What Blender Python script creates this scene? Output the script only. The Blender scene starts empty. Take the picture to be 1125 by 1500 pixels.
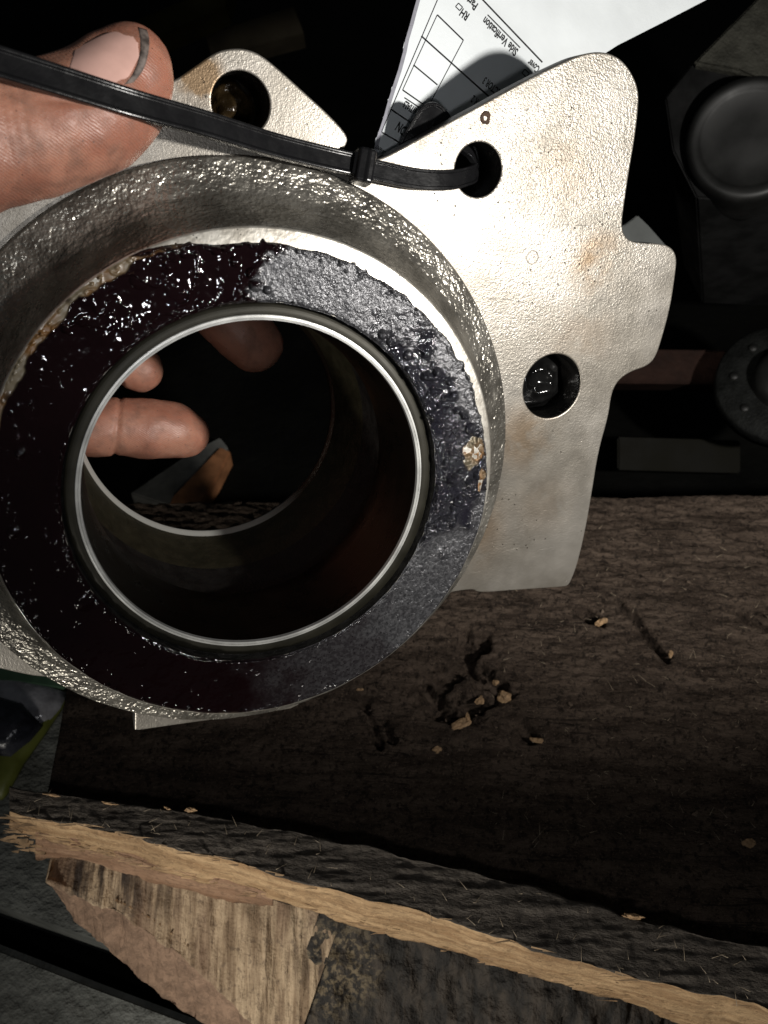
import bpy, bmesh, math, random
import numpy as np
from mathutils import Vector, Matrix
from mathutils.bvhtree import BVHTree

# ------------------------------------------------------------------ camera, world, lamps
sc = bpy.context.scene
C = sc.collection
MM = 0.001
F = 1250.0                      # focal length in photo pixels (1125 x 1500)
PITCH = math.radians(50)        # camera looks down at the pallet
CAM_H = 0.322
RT = np.array([1.0, 0, 0])
UP = np.array([0, math.sin(PITCH), math.cos(PITCH)])
FW = np.array([0, math.cos(PITCH), -math.sin(PITCH)])
CAMPOS = np.array([0, 0, CAM_H])


def W(p):
    """camera-axis millimetres (x right, y up, z back) -> world metres"""
    p = np.asarray(p, float) * MM
    return CAMPOS + p[..., 0:1] * RT + p[..., 1:2] * UP - p[..., 2:3] * FW


def at(px, py, depth):
    return W(np.array([(px - 562.5) / F * depth, -(py - 750) / F * depth, -depth]))


def ground(px, py, z):
    """photo pixel -> point on the level plane at height z mm (world metres)"""
    d = (px - 562.5) / F * RT - (py - 750) / F * UP + FW
    t = (z * MM - CAM_H) / d[2]
    return CAMPOS + d * t


cam = bpy.data.cameras.new('camera')
cam.sensor_fit = 'VERTICAL'; cam.sensor_height = 36.0; cam.lens = 36.0 * F / 1500
cam.clip_start = 0.005; cam.clip_end = 20
cam.dof.use_dof = True; cam.dof.focus_distance = 0.245; cam.dof.aperture_fstop = 26
co = bpy.data.objects.new('camera', cam); C.objects.link(co)
co.location = CAMPOS; co.rotation_euler = (math.pi / 2 - PITCH, 0, 0)
sc.camera = co

wd = bpy.data.worlds.new('World'); sc.world = wd; wd.use_nodes = True
wd.node_tree.nodes['Background'].inputs[0].default_value = (0.85, 0.95, 1.0, 1)
wd.node_tree.nodes['Background'].inputs[1].default_value = 0.014


def lamp(name, pos, aim, watts, radius, colour, angle=None, blend=0.5):
    l = bpy.data.lights.new(name, 'SPOT')
    l.energy = watts; l.shadow_soft_size = radius; l.color = colour
    l.spot_size = math.radians(angle); l.spot_blend = blend
    o = bpy.data.objects.new(name, l); C.objects.link(o)
    o.location = pos
    o.rotation_euler = (Vector(aim) - Vector(pos)).to_track_quat('-Z', 'Y').to_euler()
    return o


lamp('work_light', W((250, -10, 10)), W((250 - 90, -10 + 180, 10 - 222)), 7.5, 0.010, (1.0, 0.965, 0.91), 107, 0.55)
lamp('low_fill', W((-130, -295, -40)), at(620, 1400, 300), 4.2, 0.02, (1.0, 0.95, 0.86), 77, 0.9)  # fill lamp added to brighten the near wood from below
lamp('soft_fill', W((10, -40, 40)), at(500, 760, 260), 0.36, 0.008, (0.97, 0.98, 1.0), 130, 0.8)

sc.view_settings.view_transform = 'Standard'
sc.view_settings.look = 'None'
sc.view_settings.exposure = 0.0
sc.view_settings.gamma = 1.0
sc.cycles.max_bounces = 6

# ------------------------------------------------------------------ numeric noise
def _hash(i, j, k, s):
    h = (i * 374761393 + j * 668265263 + k * 2147483647 + s * 1274126177) & 0xFFFFFFFF
    h = ((h ^ (h >> 13)) * 1274126177) & 0xFFFFFFFF
    h = ((h ^ (h >> 16)) * 2246822519) & 0xFFFFFFFF
    return ((h ^ (h >> 15)) & 0xFFFFFF) / float(0xFFFFFF) * 2 - 1


def vn(p, s=0):
    p = np.asarray(p, float)
    f = np.floor(p); i = f.astype(np.int64); t = p - f; t = t * t * (3 - 2 * t)
    out = 0
    for a in (0, 1):
        for b in (0, 1):
            for c in (0, 1):
                w = (t[:, 0] if a else 1 - t[:, 0]) * (t[:, 1] if b else 1 - t[:, 1]) * (t[:, 2] if c else 1 - t[:, 2])
                out = out + w * _hash(i[:, 0] + a, i[:, 1] + b, i[:, 2] + c, s)
    return out


def fbm(p, s=0, octs=3):
    p = np.asarray(p, float); o = 0; amp = 1.0
    for k in range(octs):
        o = o + amp * vn(p * 2 ** k + 17.3 * k, s + k); amp *= .5
    return o


def sstep(a, b, x):
    t = np.clip((x - a) / (b - a), 0, 1); return t * t * (3 - 2 * t)


# ------------------------------------------------------------------ object helpers
def link(name, data, parent=None, mats=()):
    o = bpy.data.objects.new(name, data); C.objects.link(o)
    if parent is not None: o.parent = parent
    for m in mats: data.materials.append(m)
    return o


def tag(o, label=None, cat=None, group=None, kind=None):
    if label: o['label'] = label
    if cat: o['category'] = cat
    if group: o['group'] = group
    if kind: o['kind'] = kind
    return o


def empty(name, loc=(0, 0, 0)):
    o = bpy.data.objects.new(name, None); C.objects.link(o); o.location = loc
    o.empty_display_size = .02
    return o


def mesh(name, verts, quads, tris=None, smooth=True, mi=None):
    verts = np.asarray(verts, np.float32); quads = np.asarray(quads, np.int32).reshape(-1, 4)
    tris = np.zeros((0, 3), np.int32) if tris is None else np.asarray(tris, np.int32).reshape(-1, 3)
    me = bpy.data.meshes.new(name)
    me.vertices.add(len(verts)); me.vertices.foreach_set('co', verts.ravel())
    nl = quads.size + tris.size
    me.loops.add(nl); me.loops.foreach_set('vertex_index', np.concatenate([quads.ravel(), tris.ravel()]))
    nf = len(quads) + len(tris); me.polygons.add(nf)
    st = np.concatenate([np.arange(len(quads)) * 4, quads.size + np.arange(len(tris)) * 3]).astype(np.int32)
    me.polygons.foreach_set('loop_start', st)
    if mi is not None: me.polygons.foreach_set('material_index', np.asarray(mi, np.int32))
    me.polygons.foreach_set('use_smooth', np.full(nf, smooth))
    me.update(calc_edges=True); me.validate()
    return me


def grid_quads(a, b, wrap_a=False, wrap_b=False, off=0):
    ia = np.arange(a if wrap_a else a - 1); ib = np.arange(b if wrap_b else b - 1)
    A, B = np.meshgrid(ia, ib, indexing='ij')
    A2 = (A + 1) % a; B2 = (B + 1) % b
    return (np.stack([A * b + B, A2 * b + B, A2 * b + B2, A * b + B2], -1).reshape(-1, 4)) + off


def lathe_pts(profile, nth, sub=1):
    """profile [(r, z)] in mm, axis local z"""
    pr = []
    for (r0, z0), (r1, z1) in zip(profile[:-1], profile[1:]):
        for k in range(sub): pr.append((r0 + (r1 - r0) * k / sub, z0 + (z1 - z0) * k / sub))
    pr.append(profile[-1]); pr = np.array(pr, float)
    th = np.linspace(0, 2 * np.pi, nth, endpoint=False)
    P = np.stack([np.cos(th)[:, None] * pr[None, :, 0], np.sin(th)[:, None] * pr[None, :, 0],
                  np.broadcast_to(pr[None, :, 1], (nth, len(pr)))], -1)
    return P, len(pr)


def lathe(name, profile, nth, parent, mats, sub=1, disp=None, smooth=True, scale=MM):
    P, k = lathe_pts(profile, nth, sub)
    V = P.reshape(-1, 3)
    if disp is not None: V = disp(V, P)
    return link(name, mesh(name, V * scale, grid_quads(nth, k, True), smooth=smooth), parent, mats)


def loft(stations, nlen, nper, disp=None, closed=True):
    """stations (S,K,3) cross-sections in metres -> verts, quads, tris, side index; ends capped"""
    S = np.asarray(stations, float); ns, K, _ = S.shape
    d = np.concatenate([[0], np.cumsum(np.linalg.norm(np.diff(S.mean(1), axis=0), axis=1))])
    t = np.linspace(0, d[-1], nlen)
    R = np.stack([np.stack([np.interp(t, d, S[:, k, c]) for c in range(3)], -1) for k in range(K)], 1)   # nlen,K,3
    ring = []; side = []
    for k in range(K):
        a, b = R[:, k], R[:, (k + 1) % K]
        for q in range(nper[k]):
            ring.append(a + (b - a) * q / nper[k]); side.append(k)
    G = np.stack(ring, 1)                                   # nlen, m, 3
    m = G.shape[1]
    if disp is not None:
        du = np.gradient(G, axis=0); dv = np.roll(G, -1, 1) - np.roll(G, 1, 1)
        n = np.cross(du, dv); n /= np.maximum(np.linalg.norm(n, axis=-1, keepdims=True), 1e-12)
        cen = G.mean(1, keepdims=True)
        if ((G - cen) * n).sum() < 0: n = -n
        G = G + n * disp(G.reshape(-1, 3)).reshape(nlen, m, 1)
    V = G.reshape(-1, 3)
    quads = grid_quads(nlen, m, False, True)
    sd = np.tile(np.array(side), nlen - 1)
    c0, c1 = len(V), len(V) + 1
    V = np.concatenate([V, G[0].mean(0)[None], G[-1].mean(0)[None]])
    i = np.arange(m); j = (i + 1) % m
    tr = np.concatenate([np.stack([j, i, np.full(m, c0)], 1), np.stack([(nlen - 1) * m + i, (nlen - 1) * m + j, np.full(m, c1)], 1)])
    sd = np.concatenate([sd, np.full(len(tr), K)])
    return V, quads, tr, sd


def loft_obj(name, stations, nlen, nper, parent, mats, disp=None, sidemat=None, smooth=True):
    V, q, t, sd = loft(stations, nlen, nper, disp)
    mi = None if sidemat is None else np.array([sidemat.get(int(s), 0) for s in sd])
    me = mesh(name, V, q, t, smooth, mi)
    bm = bmesh.new(); bm.from_mesh(me); bmesh.ops.recalc_face_normals(bm, faces=bm.faces); bm.to_mesh(me); bm.free()
    return link(name, me, parent, mats)


def sweep(path, normals, widths, section, nlen):
    """section: list of (u across, v along normal) in mm; path/normals in mm"""
    path = np.array(path, float); normals = np.array(normals, float)
    # Catmull-Rom resample
    P = np.concatenate([[2 * path[0] - path[1]], path, [2 * path[-1] - path[-2]]])
    N = np.concatenate([[normals[0]], normals, [normals[-1]]]); Wd = np.concatenate([[widths[0]], widths, [widths[-1]]])
    out = []; on = []; ow = []
    segs = len(path) - 1; per = max(2, nlen // segs)
    for i in range(segs):
        for q in range(per + (1 if i == segs - 1 else 0)):
            t = q / per
            def cr(a): return .5 * ((2 * a[i + 1]) + (-a[i] + a[i + 2]) * t + (2 * a[i] - 5 * a[i + 1] + 4 * a[i + 2] - a[i + 3]) * t * t + (-a[i] + 3 * a[i + 1] - 3 * a[i + 2] + a[i + 3]) * t ** 3)
            out.append(cr(P)); on.append(N[i + 1] * (1 - t) + N[i + 2] * t); ow.append(Wd[i + 1] * (1 - t) + Wd[i + 2] * t)
    out = np.array(out); on = np.array(on); ow = np.array(ow)
    T = np.gradient(out, axis=0); T /= np.linalg.norm(T, axis=1, keepdims=True)
    B = np.cross(on, T); B /= np.linalg.norm(B, axis=1, keepdims=True)
    Nn = np.cross(T, B)
    return np.stack([out + B * (u * ow)[:, None] + Nn * v for u, v in section], 1)


# ------------------------------------------------------------------ material helper
class Mat:
    def __init__(s, name):
        s.m = bpy.data.materials.new(name); s.m.use_nodes = True
        s.t = s.m.node_tree; s.b = s.t.nodes['Principled BSDF']; s.co = s.t.nodes.new('ShaderNodeTexCoord').outputs['Object']

    def n(s, typ, out=0, props=None, **kw):
        nd = s.t.nodes.new('ShaderNode' + typ)
        for k, v in (props or {}).items(): setattr(nd, k, v)
        for k, v in kw.items():
            k2 = k.replace('_', ' ')
            s.put(nd.inputs[int(k[1:])] if k[0] == 'i' and k[1:].isdigit() else nd.inputs[k2], v)
        return nd.outputs[out]

    def put(s, sock, v):
        if isinstance(v, bpy.types.NodeSocket): s.t.links.new(v, sock)
        elif isinstance(v, (tuple, list)) and len(v) == 3 and sock.type == 'RGBA': sock.default_value = (*v, 1)
        else: sock.default_value = v

    def set(s, **kw):
        for k, v in kw.items(): s.put(s.b.inputs[k.replace('_', ' ')], v)
        return s

    def mapped(s, scale=(1, 1, 1), rot=(0, 0, 0), loc=(0, 0, 0)):
        return s.n('Mapping', Vector=s.co, Scale=scale, Rotation=rot, Location=loc)

    def noise(s, scale, detail=3, rough=.55, vec=None, out=0, dist=0):
        return s.n('TexNoise', out, Vector=vec or s.co, Scale=scale, Detail=detail, Roughness=rough, Distortion=dist)

    def vor(s, scale, vec=None, feature='F1', out=0, rnd=1.0):
        return s.n('TexVoronoi', out, {'feature': feature}, Vector=vec or s.co, Scale=scale, Randomness=rnd)

    def ramp(s, fac, a, b):
        return s.n('MapRange', props={'interpolation_type': 'SMOOTHSTEP'}, Value=fac, i1=a, i2=b, i3=0.0, i4=1.0)

    def rng(s, fac, a, b, lo, hi):
        return s.n('MapRange', Value=fac, i1=a, i2=b, i3=lo, i4=hi)

    def mix(s, fac, a, b):
        nd = s.t.nodes.new('ShaderNodeMix'); nd.data_type = 'RGBA'
        s.put(nd.inputs[0], fac); s.put(nd.inputs[6], a); s.put(nd.inputs[7], b)
        return nd.outputs[2]

    def math(s, op, a, b=0.0):
        return s.n('Math', props={'operation': op}, i0=a, i1=b)

    def blob(s, pos, r0, r1):
        d = s.n('VectorMath', 1, {'operation': 'DISTANCE'}, i0=s.co, i1=pos)
        return s.ramp(d, r1, r0)

    def bump(s, h, dist, strength=1.0, normal=None):
        kw = dict(Height=h, Distance=dist, Strength=strength)
        if normal is not None: kw['Normal'] = normal
        return s.n('Bump', **kw)

    def attr(s, name):
        return s.n('Attribute', 2, {'attribute_name': name})


def plain(name, col, rough=.5, metal=0.0, var=.25, scale=60, bump=0.0, bscale=900, spec=.5):
    m = Mat(name); m.b.inputs['Specular IOR Level'].default_value = spec
    nz = m.noise(scale, 4)
    dark = tuple(c * (1 - var) for c in col); light = tuple(min(1, c * (1 + var)) for c in col)
    m.set(Base_Color=m.mix(m.ramp(nz, .3, .7), dark, light), Roughness=m.rng(nz, .3, .7, max(.05, rough - .08), min(1, rough + .08)), Metallic=metal)
    if bump: m.set(Normal=m.bump(m.noise(bscale, 3), bump))
    return m.m


# ------------------------------------------------------------------ casting frame (millimetres, z = bore axis towards the viewer)
CO = np.array([-31.516, 5.188, -216.879])
NZ = np.array([.389, -.4, 1.0]); NZ /= np.linalg.norm(NZ)
E1 = np.array([1.0, 0, 0]) - NZ[0] * NZ; E1 /= np.linalg.norm(E1)
E2 = np.cross(NZ, E1)


def pl(px, py, z):
    r = np.array([(px - 562.5) / F, -(py - 750) / F, -1.0]); o = CO + NZ * z
    P = r * ((o @ NZ) / (r @ NZ)) - CO
    return np.array([P @ E1, P @ E2, P @ NZ])


def loc2w(p):
    p = np.asarray(p, float)
    return W(CO + p[..., 0:1] * E1 + p[..., 1:2] * E2 + p[..., 2:3] * NZ)


def frame_matrix():
    Rw = np.stack([RT, UP, -FW], 1)
    A = Rw @ np.stack([E1, E2, NZ], 1); o = W(CO)
    M = Matrix.Identity(4)
    for i in range(3):
        for j in range(3): M[i][j] = A[i, j]
        M[i][3] = o[i]
    return M


# ------------------------------------------------------------------ materials of the casting
def flange_material():
    m = Mat('cast_flange_metal')
    st = m.noise(38, 4, .6); st2 = m.noise(140, 3)
    blot = m.math('MULTIPLY', m.noise(75, 4, .62), 1.0)
    spots = 0.0
    for px, py, r0, r1, a in [(880, 385, 3, 13, .9), (770, 640, 2, 16, .75), (850, 500, 3, 18, .35), (700, 760, 3, 15, .45), (715, 190, 0, 4, .8),
                              (835, 240, 4, 20, .3), (700, 800, 3, 15, .35), (290, 110, 2, 8.5, 1.5), (800, 740, 2, 16, .3), (720, 155, 0, 4, .6)]:
        p = pl(px, py, -20) * MM
        spots = m.math('ADD', m.math('MULTIPLY', m.blob(tuple(p), r0 * MM, r1 * MM), a), spots)
    brown = m.math('MULTIPLY', spots, m.ramp(blot, .32, .56))
    base = m.mix(m.ramp(st, .35, .68), (.195, .178, .152), (.275, .256, .228))
    base = m.mix(brown, base, (.15, .10, .055))
    pits = m.math('MULTIPLY', m.ramp(m.vor(420), .13, .06), m.ramp(m.noise(55, 2), .45, .6))
    base = m.mix(m.math('MULTIPLY', pits, .8), base, (.05, .04, .03))
    h = m.math('ADD', m.math('MULTIPLY', m.noise(1500, 1, .6), 1.3), m.math('MULTIPLY', m.noise(3000, 1), .5))
    gate = m.math('ADD', m.rng(m.noise(30, 2), .35, .65, .14, .32), m.math('MULTIPLY', m.blob(tuple(pl(850, 230, -20) * MM), .016, .060), .26))
    scr = m.n('TexNoise', 0, Vector=m.n('Mapping', Vector=m.co, Rotation=(0, 0, .9), Scale=(40, 1900, 40)), Scale=1.0, Detail=3)
    h = m.math('ADD', h, m.math('MULTIPLY', m.math('MULTIPLY', m.ramp(scr, .66, .74), m.ramp(m.noise(45, 2), .5, .62)), -.45))
    h = m.math('SUBTRACT', m.math('MULTIPLY', h, gate), m.math('MULTIPLY', pits, 1.2))
    m.set(Base_Color=base, Metallic=.62, Roughness=m.rng(st2, .3, .7, .32, .44), Normal=m.bump(h, .00020))
    return m.m


def rough_material(name, dark, light, scale, dist, rough, metal=.55, oil=True):
    m = Mat(name)
    a = m.noise(90, 4, .6)
    base = m.mix(m.ramp(a, .35, .68), dark, light)
    n1 = m.noise(scale, 1.5, .5); n2 = m.noise(scale * .45, 1)
    h = m.math('ADD', m.math('MULTIPLY', n1, 1.0), m.math('MULTIPLY', n2, .6))
    m.set(Base_Color=base, Metallic=metal, Roughness=m.rng(m.noise(260, 2), .35, .65, rough - .06, rough + .08), Normal=m.bump(h, dist))
    return m.m


M_FL = flange_material()
M_FLSIDE = plain('cast_side_metal', (.16, .155, .15), .5, .5, .3, 300, .0002, 1200)
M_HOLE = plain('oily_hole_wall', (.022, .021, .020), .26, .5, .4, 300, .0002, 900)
M_ROUGH = rough_material('rough_cast_ring', (.19, .178, .155), (.39, .368, .325), 900, .00058, .29, .78)
M_BARREL = rough_material('cast_barrel', (.06, .055, .05), (.12, .11, .10), 500, .0005, .5)


def land_material():
    m = Mat('machined_land')
    a = m.noise(220, 4, .6)
    base = m.mix(m.ramp(a, .38, .66), (.42, .39, .34), (.66, .63, .57))
    base = m.mix(m.math('MULTIPLY', m.ramp(m.vor(620), .16, .08), m.ramp(m.noise(100, 2), .45, .58)), base, (.03, .025, .02))
    m.set(Base_Color=base, Metallic=.7, Roughness=.36, Normal=m.bump(m.noise(900, 2), .00008))
    return m.m


def steel(name, col, rough, metal=1.0, lines=0.0):
    m = Mat(name)
    sp = m.n('SeparateXYZ', 0, Vector=m.co)
    r = m.n('VectorMath', 1, {'operation': 'LENGTH'}, i0=m.n('VectorMath', 0, {'operation': 'MULTIPLY'}, i0=m.co, i1=(1, 1, 0)))
    z = m.n('SeparateXYZ', 2, Vector=m.co)
    cv = m.n('CombineXYZ', X=m.math('MULTIPLY', r, 4000.0), Y=m.math('MULTIPLY', z, 4000.0), Z=0.0)
    ln = m.n('TexNoise', 0, Vector=cv, Scale=1.0, Detail=3)
    nz = m.noise(120, 4)
    m.set(Base_Color=m.mix(m.ramp(nz, .3, .7), tuple(c * .7 for c in col), col), Metallic=metal, Roughness=m.rng(nz, .3, .7, rough, rough + .12))
    if lines: m.set(Normal=m.bump(ln, lines))
    return m.m


M_LAND = land_material()
M_LIP = steel('bright_race_steel', (.60, .60, .58), .30, .45, .00005)
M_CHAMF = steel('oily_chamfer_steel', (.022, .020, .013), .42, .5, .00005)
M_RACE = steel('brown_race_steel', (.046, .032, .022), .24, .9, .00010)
M_LIP_REAR = Mat('shaded_rear_lip')
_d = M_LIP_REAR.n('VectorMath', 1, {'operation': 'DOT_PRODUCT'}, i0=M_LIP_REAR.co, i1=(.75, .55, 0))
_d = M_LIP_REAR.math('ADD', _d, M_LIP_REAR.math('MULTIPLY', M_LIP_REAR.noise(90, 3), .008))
M_LIP_REAR.set(Base_Color=M_LIP_REAR.mix(M_LIP_REAR.ramp(_d, -.012, .012), (.60, .60, .56), (.020, .015, .010)), Metallic=.45, Roughness=.3)  # shade on the lip's upper right side is painted into the colour
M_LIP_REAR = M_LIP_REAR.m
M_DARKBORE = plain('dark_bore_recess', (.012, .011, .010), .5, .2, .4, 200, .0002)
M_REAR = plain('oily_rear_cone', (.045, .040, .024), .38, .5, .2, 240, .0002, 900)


def grease_material():
    m = Mat('black_grease')
    dry = m.attr('dry'); cream = m.attr('cream'); chunk = m.attr('chunk')
    n1 = m.noise(1050, 3, .65); n2 = m.noise(1900, 2)
    wet = m.mix(m.noise(60, 3), (.0035, .0013, .0016), (.0075, .003, .0038))
    dryc = m.mix(m.ramp(n1, .40, .62), (.045, .045, .049), (.100, .100, .106))
    dryc = m.mix(m.math('MULTIPLY', m.ramp(m.vor(900), .26, .12), .7), dryc, (.010, .010, .011))
    base = m.mix(dry, wet, dryc)
    base = m.mix(m.math('MULTIPLY', chunk, .75), base, (.010, .010, .016))
    base = m.mix(cream, base, m.mix(m.ramp(m.noise(160, 3), .35, .62), (.15, .075, .025), (.15, .125, .085)))
    rg = m.rng(dry, 0, 1, .06, .30)
    rg = m.math('ADD', rg, m.math('MULTIPLY', cream, .3))
    rg = m.math('SUBTRACT', rg, m.math('MULTIPLY', chunk, .2))
    rg = m.math('MAXIMUM', rg, .06)
    h = m.math('ADD', m.math('MULTIPLY', n1, m.rng(dry, 0, 1, .03, .75)), m.math('MULTIPLY', n2, m.rng(dry, 0, 1, .02, .5)))
    m.set(Base_Color=base, Roughness=rg, Metallic=m.math('MULTIPLY', dry, .45), Normal=m.bump(h, .00028))
    m.b.inputs['Specular IOR Level'].default_value = .5
    return m.m


M_GREASE = grease_material()

# ------------------------------------------------------------------ the bearing housing
housing = empty('bearing_housing')
housing.matrix_world = frame_matrix()
tag(housing, 'steel bearing housing with a wide flange and a round bore smeared with black grease', 'bearing housing')

ZF = -21.0           # flange face


def chaikin(pts, it=2):
    pts = [np.array(p[:2], float) for p in pts]
    for _ in range(it):
        out = []
        for i in range(len(pts)):
            a, b = pts[i], pts[(i + 1) % len(pts)]
            if np.linalg.norm(a - b) < 1e-6: out.append(a); continue
            out += [a * .75 + b * .25, a * .25 + b * .75]
        pts = out
    return pts


O = [(249, 122), (279, 102), (314, 77), (335, 71), (360, 71), (383, 80), (413, 105), (448, 137), (478, 164), (500, 187), (509, 200), (509, 210), (500, 222),
     (492, 236), (496, 250), (515, 252), (532, 240), (548, 234), (567, 229), (633, 192), (706, 153), (767, 119), (828, 89), (856, 78), (883, 75), (906, 83), (922, 100), (933, 122), (937, 144), (931, 200), (922, 250),
     (914, 305), (911, 330), (915, 346), (926, 354), (944, 356), (972, 357), (986, 364), (992, 378), (990, 400), (983, 448), (971, 493), (961, 524), (948, 537), (925, 544),
     (906, 557), (896, 577), (892, 609), (877, 661), (867, 725), (858, 777), (846, 828), (836, 853), (832, 858), (826, 860), (761, 864), (700, 869)]
outline = [pl(x, y, ZF) for x, y in O]
outline += [np.array(p) for p in [(72, -50, 0), (60, -50, 0), (20, -60, 0), (8, -67, 0)]]
outline += [pl(453, 1034, ZF), pl(380, 1046, ZF), pl(300, 1056, ZF)]
tabc = pl(197, 1071, ZF); outline += [tabc, tabc, pl(197, 1046, ZF), np.array((-36, -66, 0)), np.array((-48, -58, 0))]
outline += [pl(58, 992, ZF), pl(30, 987, ZF), pl(-20, 975, ZF), pl(-90, 930, ZF), pl(-160, 830, ZF)]
outline += [np.array((-96, 10, 0)), np.array((-92, 35, 0)), np.array((-80, 62, 0)), np.array((-62, 80, 0)), np.array((-42, 88, 0)), np.array((-22, 92, 0))]
outline = chaikin(outline, 2)
HOLES = [((4.9, 90.6), 7.0), ((68.0, 75.9), 6.9), ((95.6, 14.7), 9.9)]
FT = 6.5


def plate(name, outer, holes, z_top, thick, bev, parent, mats):
    cu = bpy.data.curves.new(name, 'CURVE'); cu.dimensions = '2D'; cu.fill_mode = 'BOTH'
    loops = [outer] + [[(c[0] + r * math.cos(2 * math.pi * k / n), c[1] + r * math.sin(2 * math.pi * k / n)) for k in range(n)] for c, r, n in holes]
    for lp in loops:
        sp = cu.splines.new('POLY'); sp.points.add(len(lp) - 1); sp.use_cyclic_u = True
        for p, q in zip(sp.points, lp): p.co = (q[0] * MM, q[1] * MM, 0, 1)
    cu.extrude = (thick / 2 - bev) * MM; cu.bevel_depth = bev * MM; cu.bevel_resolution = 2; cu.offset = -bev * MM
    tmp = bpy.data.objects.new('tmp', cu); C.objects.link(tmp)
    bpy.context.view_layer.update()
    me = bpy.data.meshes.new_from_object(tmp.evaluated_get(bpy.context.evaluated_depsgraph_get()))
    bpy.data.objects.remove(tmp); bpy.data.curves.remove(cu)
    me.name = name
    me.materials.clear()
    for v in me.vertices: v.co.z += (z_top - thick / 2) * MM
    bm = bmesh.new(); bm.from_mesh(me); bmesh.ops.remove_doubles(bm, verts=bm.verts, dist=1e-6)
    bmesh.ops.recalc_face_normals(bm, faces=bm.faces)
    for f in bm.faces: f.smooth = False; f.material_index = 0
    for f in bm.faces:
        if abs(f.normal.z) < .6:
            f.smooth = True
            f.material_index = 1
            cc = f.calc_center_median() / MM
            for c, r, n in holes:
                if math.hypot(cc.x - c[0], cc.y - c[1]) < r + .2: f.material_index = 2
    bm.to_mesh(me); bm.free()
    return link(name, me, parent, mats)


plate('flange', outline, [(c, r, 48) for c, r in HOLES] + [((0, 0), 76.0, 160)], ZF, FT, .45, housing, [M_FL, M_FLSIDE, M_HOLE])
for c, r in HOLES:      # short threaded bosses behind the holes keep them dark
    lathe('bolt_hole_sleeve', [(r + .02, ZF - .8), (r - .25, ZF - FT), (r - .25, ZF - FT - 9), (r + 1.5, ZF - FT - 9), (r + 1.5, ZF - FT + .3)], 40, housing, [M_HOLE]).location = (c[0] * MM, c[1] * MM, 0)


def ring_disp(V, P):
    r = np.hypot(V[:, 0], V[:, 1])
    w = sstep(79.3, 78.2, r)
    d = (fbm(V / 1.7, 3, 2) * .13 + vn(V / 6, 8) * .25) * w
    rad = V[:, :2] / r[:, None]
    out = V.copy(); out[:, :2] += rad * (d * .5)[:, None]; out[:, 2] += d * .8
    return out


lathe('hub_ring', [(79.2, ZF - 1), (79.2, -18.6), (78.7, -17.6), (77.4, -17.0), (74, -15.8), (71.0, -14.2), (68.8, -11.6), (67.0, -7.4), (65.6, -2.8), (64.7, .3), (64.25, 1.2)], 520, housing, [M_ROUGH], 6, ring_disp)
lathe('machined_land', [(64.25, 1.0), (64.2, 1.75), (63.7, 2.0), (55, 2.0), (47.6, 2.0)], 360, housing, [M_LAND])
lathe('bearing_seat', [(47.6, 2.0), (47.45, 1.5), (47.4, -.9), (47.0, -1.0)], 300, housing, [M_HOLE])
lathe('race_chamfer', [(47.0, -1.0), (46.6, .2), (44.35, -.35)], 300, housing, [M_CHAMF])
lathe('race_lip', [(44.35, -.36), (44.2, .05), (43.78, .10), (43.72, -.10), (43.56, -.10), (43.5, .10), (43.06, .06), (42.92, -.9)], 420, housing, [M_LIP], 1, None, False)
lathe('front_race', [(42.9, -.9), (42.5, -8), (41.6, -27), (42.1, -28)], 260, housing, [M_RACE], 3)
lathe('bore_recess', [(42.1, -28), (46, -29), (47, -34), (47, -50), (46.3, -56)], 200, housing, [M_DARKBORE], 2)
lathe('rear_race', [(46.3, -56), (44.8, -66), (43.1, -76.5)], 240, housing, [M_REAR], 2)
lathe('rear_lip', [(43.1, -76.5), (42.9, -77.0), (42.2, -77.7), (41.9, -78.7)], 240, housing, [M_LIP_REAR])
lathe('barrel', [(41.9, -78.7), (42.2, -80), (55, -80), (57, -77), (60, -40), (66, -28), (75.9, -27.2)], 160, housing, [M_BARREL], 2)

M_PLUG = plain('oil_coated_plug', (.006, .006, .006), .14, .1, .4, 200, .0004, 90)
M_PLUGB = plain('brown_oil_plug', (.030, .019, .008), .25, .2, .6, 200, .0010, 260)


def plug_disp(V, P):
    o = V.copy(); o[:, 2] += fbm(V / 4.5, 15, 2) * 1.6; return o


for (c, r), mm_, zz in ((HOLES[0], M_PLUGB, -14), (HOLES[2], M_PLUG, -9)):
    lathe('oily_plug', [(.05, zz + 2.5 + ZF), (r * .4, zz + 2.0 + ZF), (r * .7, zz + .6 + ZF), (r - .35, zz - 2 + ZF)], 48, housing, [mm_], 6, plug_disp).location = (c[0] * MM, c[1] * MM, 0)

# stamped circle and rust pit on the flange face
sx, sy, _ = pl(780, 377, ZF)
lathe('stamp_mark', [(2.0, ZF - .1), (1.95, ZF + .12), (1.7, ZF + .14), (1.62, ZF - .1)], 40, housing, [M_FL]).location = (sx * MM, sy * MM, 0)
M_RUST = plain('rust', (.045, .022, .010), .7, .1, .5, 900, .0003, 1500)
sx, sy, _ = pl(711, 173, ZF)


def pit_disp(V, P):
    o = V.copy(); o[:, 2] += vn(V * 1.4, 5) * .12; o[:, :2] *= (1 + .22 * vn(V * .6, 9))[:, None]; return o


lathe('rust_pit', [(1.9, ZF - .2), (1.6, ZF + .1), (1.1, ZF + .32), (.65, ZF + .2), (.45, ZF - .3), (.05, ZF - .4)], 28, housing, [M_RUST], 2, pit_disp).location = (sx * MM, sy * MM, 0)


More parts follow.
